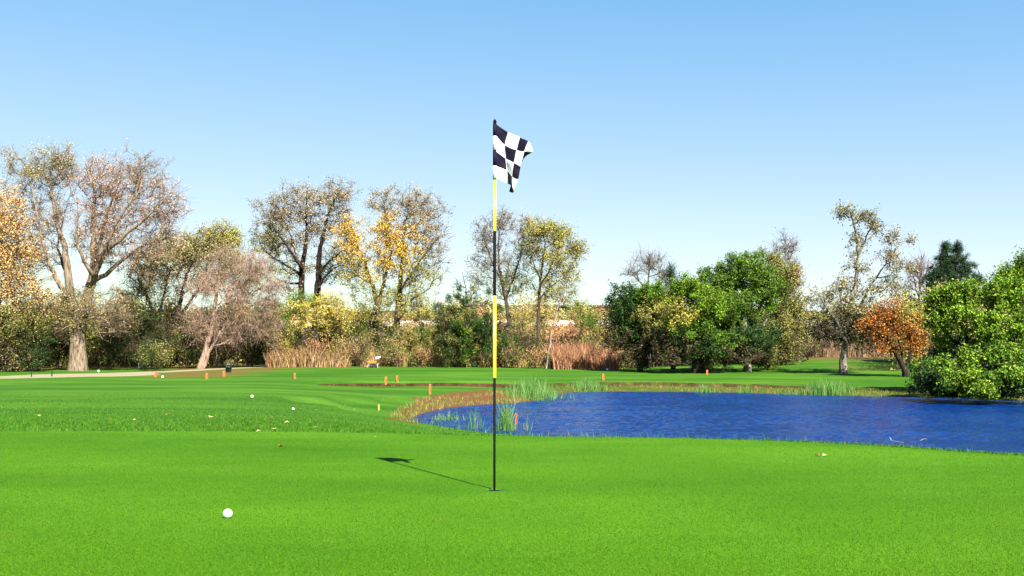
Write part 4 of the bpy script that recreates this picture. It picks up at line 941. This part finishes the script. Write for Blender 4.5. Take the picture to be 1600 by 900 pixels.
for k in range(6):
    x0 = -12+k*4.7
    link('window', np_mesh('window', *box(x0, x0+1.8, -.05, .02, .2, 1.1)), simple_mat('glass_dark%d' % k, (.05, .06, .08), .1) if k == 0 else bpy.data.materials['glass_dark0'], bw)
rx = np.linspace(-60, 60, 80); V = []
for y_, dz in ((117.2, .06), (121.5, .1)):
    for x in rx: V.append((x, y_, 0))
V = np.array(V); V[:, 2] = height(V[:, 0], V[:, 1])+.08; m = len(rx)
i_ = np.arange(m-1); Fr = np.stack([i_, i_+1, i_+1+m, i_+m], 1)
tag(link('gravel_road', np_mesh('gravel_road', V, Fr, smooth=True), simple_mat('pale_gravel', (0.372, 0.341, 0.31), .9)), kind='structure')

# ---------------------------------------------------------------- flagstick
HX, HY, HZ = HOLE.x, HOLE.y, HOLE.z
top = at(773.5, 186.5, HY)
PXM = HY/F                                             # metres per photo pixel at the pin
def zpx(py): return at(773, py, HY).z-HZ
fs = empty('flagstick', (HX, HY, HZ), 'black and yellow banded flagstick standing in the hole on the green', 'flagstick')
def lathe(name, prof, mat, parent=None, n=20, loc=None, smooth=True):
    cv = []
    for r_, z in prof:
        for k in range(n): cv.append((r_*math.cos(2*math.pi*k/n), r_*math.sin(2*math.pi*k/n), z))
    ci = np.arange(len(prof)*n).reshape(-1, n)
    Fc = np.stack([ci[:-1], np.roll(ci[:-1], -1, 1), np.roll(ci[1:], -1, 1), ci[1:]], -1).reshape(-1, 4)
    return link(name, np_mesh(name, np.array(cv), Fc, smooth=smooth), mat, parent, loc)
BLK = simple_mat('pole_black', (.0012, .0012, .0016), .7, .08, .1); YLW = simple_mat('pole_yellow', (0.615, 0.495, 0.015), .35, .4, .05)
STEEL = simple_mat('pole_steel', (.35, .35, .33), .35, .5, .1, Metallic=.8)
bands = [(766, 590.5, .0070, .0076, BLK), (590.5, 462, .0098, .0100, YLW), (462, 361, .0092, .0090, BLK), (361, 281, .0090, .0088, YLW), (281, 191, .0085, .0080, BLK)]
for p0, p1, r0, r1, m_ in bands:
    z0, z1 = zpx(p0), zpx(p1)
    if p0 == 766: z0 = -.10
    lathe('pole_section', [(.0005, z0+.0006), (r0, z0+.0008), (r0, z0+.003), (r1, z1-.002), (.0005, z1-.0005)], m_, fs)
lathe('ferrule', [(.010, -.115), (.012, -.113), (.012, -.098), (.0085, -.097)], STEEL, fs)
lathe('pole_cap', [(.009, zpx(193)), (.0105, zpx(192)), (.0105, zpx(190)), (.0085, zpx(188)), (.004, zpx(186.5)), (.0004, zpx(186))], BLK, fs)

# flag: 4 x 4 checks read off as fabric nodes (x, z in metres relative to the pole, y = fold depth)
cols_ = [
    [(215, 145), (214, 255), (212, 400), (208, 533), (206, 655)],
    [(322, 205), (293, 325), (298, 450), (312, 568), (327, 692)],
    [(435, 262), (403, 383), (378, 505), (362, 640), (362, 738)],
    [(512, 316), (475, 413), (440, 548), (418, 665), (372, 787)],
    [(541, 340), (550, 400), (425, 470), (380, 600), (333, 766)]]
dep = [[0, 0, 0, 0, 0], [.045, .050, .050, .052, .050], [.020, .015, .000, -.012, -.020], [-.035, -.045, -.030, -.018, .000], [.030, .025, .030, .035, .040]]
def catm(P_, t):
    P_ = np.asarray(P_, float); n = len(P_)-1; i = min(int(t), n-1); f = t-i
    p0, p1, p2, p3 = P_[max(i-1, 0)], P_[i], P_[i+1], P_[min(i+2, n)]
    return .5*((2*p1)+(-p0+p2)*f+(2*p0-5*p1+4*p2-p3)*f*f+(-p0+3*p1-3*p2+p3)*f**3)
N3 = np.zeros((5, 5, 3))
for c_ in range(5):
    for r_ in range(5):
        qx, qy = cols_[c_][r_]; px = 740+qx/6; py = 170+qy/6
        p = at(px, py, HY); N3[c_, r_] = (p.x-HX, dep[c_][r_], p.z-HZ)
SUB = 7; nn = 4*SUB+1; Vf = []
rsf = np.random.RandomState(3)
for i in range(nn):
    colc = [catm(N3[:, r_], i/SUB) for r_ in range(5)]
    for j in range(nn):
        p = catm(colc, j/SUB)
        p[1] += .0035*math.sin(i*.9+j*.55)+.003*math.sin(i*.35-j*.8+1); Vf.append(p)
ii = np.arange(nn*nn).reshape(nn, nn)
Ff = np.stack([ii[:-1, :-1], ii[:-1, 1:], ii[1:, 1:], ii[1:, :-1]], -1).reshape(-1, 4)
fm = np_mesh('flag', np.array(Vf), Ff, smooth=True)
def cloth(name, col):
    M = NM(name); g = M.n('ShaderNodeTexCoord'); n = M.noise(260, 2, .6, g.outputs['Object'])
    n2 = M.noise(14, 5, .7, g.outputs['Object']); cc = M.ramp(n2.outputs[0], [(.3, tuple(v*.80 for v in col)), (.6, col)]).outputs[0]
    b = M.pbsdf(cc, .75, .15); M.bump(M.math('ADD', M.math('MULTIPLY', n.outputs[0], .3), n2.outputs[0]), .6, .008, b)
    t = M.n('ShaderNodeBsdfTranslucent'); t.inputs[0].default_value = (*col, 1)
    mx = M.n('ShaderNodeMixShader'); mx.inputs[0].default_value = .22; M.l(b.outputs[0], mx.inputs[1]); M.l(t.outputs[0], mx.inputs[2]); return M.done(mx.outputs[0])
flag = link('flag', fm, [cloth('cloth_white', (.80, .80, .80)), cloth('cloth_black', (.006, .004, .016))], fs)
mi = np.array([[(0 if ((i//SUB)+(j//SUB)) % 2 else 1) for j in range(nn-1)] for i in range(nn-1)]).ravel()
fm.polygons.foreach_set('material_index', mi.astype(np.int32))
s_ = flag.modifiers.new('thickness', 'SOLIDIFY'); s_.thickness = .0012; s_.offset = 0
# sleeve round the pole in the same checks
WC, BC = fm.materials[0], fm.materials[1]
for k, (p0, p1, m_) in enumerate([(193.5, 212.5, BC), (212.7, 234.3, WC), (234.5, 259, BC), (259.2, 279.5, WC)]):
    lathe('flag_sleeve', [(.0098, zpx(p1)), (.0115, zpx(p1)+.0005), (.0115, zpx(p0)-.0005), (.0098, zpx(p0))], m_, fs)

# ---------------------------------------------------------------- golf ball and leaves on the green
bp = hit(355.5, 811, 20)
M = NM('ball_cover'); g = M.n('ShaderNodeTexCoord'); vo = M.n('ShaderNodeTexVoronoi'); vo.feature = 'F1'; vo.inputs['Scale'].default_value = 300; M.l(g.outputs['Object'], vo.inputs['Vector'])
sx = M.n('ShaderNodeSeparateXYZ'); M.l(g.outputs['Object'], sx.inputs[0])
k1 = M.math('MULTIPLY', M.math('LESS_THAN', sx.outputs[2], -.0028), M.math('GREATER_THAN', sx.outputs[2], -.0090))
k2 = M.math('MULTIPLY', M.math('LESS_THAN', M.math('ABSOLUTE', M.math('ADD', sx.outputs[0], -.0003)), .0145), M.math('LESS_THAN', sx.outputs[1], 0))
tealn = M.noise(500, 2, .6, g.outputs['Object']); teal = M.ramp(tealn.outputs[0], [(.4, (.12, .55, .42)), (.6, (.55, .80, .72))]).outputs[0]
bc = M.mix(M.math('MULTIPLY', k1, k2), (.86, .86, .85), teal)
b_ = M.pbsdf(bc, .3, .5); M.bump(vo.outputs['Distance'], .35, .0012, b_); BALL = M.done(b_.outputs[0])
prof = [(.0228*math.sin(a_), -.0228*math.cos(a_)) for a_ in np.linspace(.02, math.pi-.02, 24)]
ball = lathe('golf_ball', prof, BALL, n=36, loc=bp+Vector((0, .0, .0218))); tag(ball, 'white golf ball with a small teal mark lying on the green', 'golf ball')

def leafmesh(name, s, seed):
    rs = random.Random(seed); pts = []
    for k in range(14):
        a_ = 2*math.pi*k/14; r_ = s*(.5 if k % 2 else .36)*(1.0+.25*rs.random())*(1.25 if abs(math.sin(a_)) < .4 else .9)
        pts.append((r_*math.cos(a_), r_*math.sin(a_), .010+.15*r_*math.sin(2*a_+1)+.1*abs(r_*math.cos(a_))))
    V = np.array([(0, 0, .006)]+pts+[(0, 0, .0045)]+[(x, y, z-.0015) for x, y, z in pts]); n = 14
    T = [[0, 1+k, 1+(k+1) % n] for k in range(n)]+[[n+1, n+2+(k+1) % n, n+2+k] for k in range(n)]
    T2 = [[1+k, n+2+k, n+2+(k+1) % n] for k in range(n)]+[[1+k, n+2+(k+1) % n, 1+(k+1) % n] for k in range(n)]
    return np_mesh(name, V, np.array(T+T2))
LO = simple_mat('leaf_orange', (0.384, 0.136, 0.0186), .6, .3, .25, 60); LYE = simple_mat('leaf_yellow', (0.384, 0.322, 0.136), .6, .3, .2, 60); LBR = simple_mat('leaf_brown', (0.136, 0.0744, 0.031), .6, .3, .3, 60)
def fallen(px, py, s, mat, label, seed, grp=None):
    p = hit(px, py); o = link('fallen_leaf', leafmesh('fallen_leaf', s, seed), mat, loc=p+Vector((0, 0, .002))); o.rotation_euler = (0.12, .1, seed*1.7)
    return tag(o, label, 'leaf', grp)
fallen(439, 698, .055, LO, 'orange fallen leaf lying alone on the green left of the flag shadow', 1)
fallen(10, 645, .075, LYE, 'pale yellow leaf on the rough near the left photo edge', 2)
fallen(404, 675, .045, LYE, 'pale leaf on the edge of the green above the orange leaf', 3)
fallen(586, 684, .025, LYE, 'tiny pale leaf near the back of the green above the flag shadow', 13)
fallen(1277, 714, .045, LBR, 'small brown leaf on the right part of the green toward the pond', 4)
fallen(1289, 714, .04, LYE, 'small pale leaf beside the brown one on the right part of the green', 14)
FLG = 'pale leaves scattered on the rough behind the green'
LFL = ['pale leaf on the rough, second from the left edge of the fringe', 'pale leaf on the rough just right of the second one', 'pale leaf on the rough halfway to the ball on the fairway',
       'pale leaf just above the edge of the green, below the left fairway ball', 'orange leaf on the rough just below the white ball on the left fairway', 'pale leaf on the rough right of the orange one',
       'pale leaf nearest the edge of the green right of centre of the fringe', 'pale leaf at the edge of the green in the right part of the fringe', 'orange leaf beside the white ball nearest the rough',
       'pale leaf on the rough left of the pond tip', 'pale leaf near the left photo edge, right of the biggest one', 'pale leaf alone in the middle of the left fringe']
for k, (px, py) in enumerate([(174, 655), (208, 657), (330, 652), (402, 661), (421, 654), (448, 661), (427, 671), (494, 669), (492, 641), (554, 640), (60, 650), (262, 648)]):
    fallen(px, py, .05+.02*(k % 3), LYE if k % 4 else LO, LFL[k], 20+k, FLG)

# white balls and markers on the fairways
WHT = simple_mat('marker_white', (.82, .82, .80), .4)
def white_ball(px, py, r_, label, grp=None, name='practice_ball'):
    p = hit(px, py)
    prof = [(r_*math.sin(a_), r_-r_*math.cos(a_)) for a_ in np.linspace(.03, math.pi-.03, 10)]
    return tag(lathe(name, prof, WHT, n=14, loc=p), label, 'golf ball' if name == 'practice_ball' else 'marker', grp)
white_ball(394, 622, .045, 'white ball on the left fairway above the orange leaf')
white_ball(458, 641, .03, 'white ball low on the left fairway nearest the rough')
white_ball(254, 591, .07, 'white ball by the leftmost orange stake')
TM = 'white markers along the far fairway'
white_ball(722, 572, .09, 'white marker left of the flagstick on the far fairway', TM, 'tee_marker')
white_ball(799, 573, .09, 'white marker just right of the flagstick on the far fairway', TM, 'tee_marker')
white_ball(870, 577, .08, 'white marker below the reddish dry grass', TM, 'tee_marker')
white_ball(949, 579, .08, 'white marker near the orange stake right of the flagstick', TM, 'tee_marker')
white_ball(154, 582, .09, 'white marker on the wide bend of the path', TM, 'tee_marker')

# ---------------------------------------------------------------- stakes and posts
ORS = simple_mat('stake_orange', (.42, .115, .035), .6); RDS = simple_mat('stake_red', (0.465, 0.0248, 0.0186), .6); WTS = simple_mat('stake_white', (0.465, 0.453, 0.422), .6); DKS = simple_mat('post_dark', (0.0124, 0.031, 0.0217), .6)
def stake(px, py, hpx, wpx, mat, label, cat='stake', name='stake', grp=None, tilt=0., water=False):
    p = Vector((*wpt(px, py), WZ)) if water else hit(px, py)
    s = p.y/F; h = hpx*s; a_ = wpx*s*.5
    prof = [(a_*1.25, -.05), (a_*1.3, h*.93), (a_*1.1, h*.97), (.003, h)]
    o = lathe(name, prof, mat, n=4, loc=p, smooth=False); o.rotation_euler = (0, tilt, .6); return tag(o, label, cat, grp)
SG = 'orange stakes marking the hazard'
stake(243, 589, 9, 3.0, ORS, 'leftmost orange stake in front of the path', grp=SG, tilt=.08)
stake(323, 592, 9, 3.0, ORS, 'orange stake below the leaning willow trunk', grp=SG)
stake(350, 588, 8, 3.2, ORS, 'orange stake in front of the planter', grp=SG)
stake(461, 592, 9, 2.4, ORS, 'orange stake in the leaf-strewn patch below the yellow tree', grp=SG, tilt=-.1)
stake(603, 601, 11, 3.2, ORS, 'orange stake at the ditch, left one of two', grp=SG)
stake(621, 597, 10, 2.6, ORS, 'orange stake beyond the ditch, right one of two', grp=SG, tilt=-.06)
stake(672, 616, 16, 3.0, ORS, 'tallest orange stake beside the brown bank', grp=SG)
stake(943, 594, 10, 3.0, ORS, 'orange stake on the far fairway right of the flagstick', grp=SG, tilt=-.05)
stake(1105, 585, 7, 3.0, ORS, 'orange stake beneath the dense green trees', grp=SG)
stake(592, 641, 9, 2.2, simple_mat('stake_straw', (0.341, 0.31, 0.0744), .7), 'yellow straw stake at the left tip of the pond bank')
stake(807, 663, 17, 3.4, RDS, 'red stake standing in the water beside the reeds', water=True)
stake(217, 575, 8, 2.2, WTS, 'short white post in front of the dark shrubs', 'post', 'post')
PG = 'short dark posts beside the left path'
stake(49, 589, 9, 1.4, DKS, 'short dark post at the left end of the path', 'post', 'post', PG)
stake(81, 588, 9, 1.6, DKS, 'short dark post nearer the wide bend of the path', 'post', 'post', PG)

# planter on the path edge
pp = hit(357, 582); s = pp.y/F
pl = empty('planter', pp, 'dark teal tub planter with a bronze-leaved plant beside the path', 'planter')
TEAL = simple_mat('tub_teal', (0.00744, 0.0372, 0.0465), .35, .5, .3, 20)
lathe('pot', [(.02, 0), (3.6*s, 0), (4.0*s, .02), (5.0*s, 8*s), (5.4*s, 8.1*s), (5.4*s, 9*s), (4.9*s, 9.1*s), (4.8*s, 8.3*s), (.01, 8.2*s)], TEAL, pl)
rs = np.random.RandomState(91); n = 420
Pp = np.array([0, 0, 13.5*s])+rnd_dirs(rs, n)*rs.uniform(.3, 1, (n, 1))*np.array([8.5*s, 7*s, 6*s])
Vl, Fl, Cl = leaf_geo(rs, Pp, .12, pick(rs, [(3, (.10, .07, .03)), (2, (.17, .14, .06)), (1, (.3, .26, .16)), (1, (.05, .08, .03))], n))
S = np.tile([[0, 0, 8*s]], (60, 1)); E = Pp[:60]; Vt, Ft = twig_geo(S, E, np.full(60, .012), rs)
link('plant', np_mesh('plant', np.concatenate([Vl, Vt]), np.concatenate([Fl, Ft+len(Vl)]), np.concatenate([Cl, np.tile([[.08, .06, .04]], (len(Vt), 1))])), LEAF, pl)

# orange utility cart by the tall grass
cp = at(583, 571.5, 75.8); cp.z = hz(cp.x, cp.y); s = cp.y/F
ct = empty('utility_cart', cp, 'small orange cart with black wheel bay and pale legs at the tall dry grass', 'cart')
CO = simple_mat('cart_orange', (0.465, 0.136, 0.0186), .4); CB = simple_mat('cart_black', (0.0124, 0.0112, 0.0124), .6); CP = simple_mat('cart_pale', (0.341, 0.298, 0.285), .5)
def xyz(o, rx=0, ry=0, rz=0): o.rotation_euler = (rx, ry, rz); return o
def bevel(o, w_=.01): m = o.modifiers.new('bevel', 'BEVEL'); m.width = w_; m.segments = 2; return o
v, f = box(-9*s, 6*s, -.25, .25, 6.5*s, 10.2*s); v[v[:, 2] < 7*s, 0] *= .86
bevel(link('tray', np_mesh('tray', v, f), CO, ct), .02)
bevel(link('hopper', np_mesh('hopper', *box(-3.5*s, 7*s, -.2, .2, 1.4*s, 6.1*s)), CB, ct), .03)
for xx, yy in ((-2.5*s, -.26), (5*s, -.26), (-2.5*s, .26), (5*s, .26)):
    wv = lathe('wheel', [(.01, -.03), (2.0*s, -.035), (2.3*s, -.02), (2.3*s, .02), (2.0*s, .035), (.01, .03)], CB, ct, 16, Vector((xx, yy, 2.3*s))); wv.rotation_euler = (math.pi/2, 0, 0)
for xx, ti in ((-6.5*s, .3), (7*s, -.1)):
    lg = link('leg', np_mesh('leg', *box(-.03, .03, -.03, .03, -6.6*s, 0)), CP, ct, Vector((xx, -.18, 6.6*s))); lg.rotation_euler = (0, ti, 0)
lathe('post', [(.02, 10*s), (.03, 10.05*s), (.03, 16*s), (.01, 16.1*s)], CB, ct, 10, Vector((2.8*s, 0, 0)))
lathe('handle', [(.02, 6*s), (.03, 6.1*s), (.03, 12*s), (.01, 12.1*s)], CB, ct, 10, Vector((6*s, .1, 0)))
v, f = box(0, 8*s, -.08, .08, 12.6*s, 16*s); v[(v[:, 0] > 4*s) & (v[:, 2] < 14*s), 2] += 2.4*s; v[(v[:, 0] > 4*s) & (v[:, 2] > 15*s), 2] += 1.5*s
bevel(link('seat_cushion', np_mesh('seat_cushion', v, f), WHT, ct, Vector((3.4*s, 0, 0))), .04)

# bare twig poking out of the water near the green's edge, and one floating beyond
PT = simple_mat('driftwood', (0.384, 0.409, 0.384), .6)
def stick(pts, r, label):
    P_ = np.array([(*wpt(px, py, WZ), WZ+dz) for px, py, dz in pts]); o3 = P_[0].copy()
    V_, F_ = tubes([(P_-o3, np.linspace(r, r*.4, len(P_)))])
    tag(link('driftwood', np_mesh('driftwood', V_, F_, smooth=True), PT, loc=Vector(o3)), label, 'branch')
stick([(1412, 694, .03), (1402, 692.8, .04), (1392.5, 691.6, .05), (1392, 691.5, .09), (1389.5, 691, .12)], .008, 'pale bent branch in the water right beside the edge of the green')
stick([(1438, 689, .01), (1444, 687, .02), (1449, 686.5, .01)], .007, 'small pale stick floating in the water beyond the bent branch')
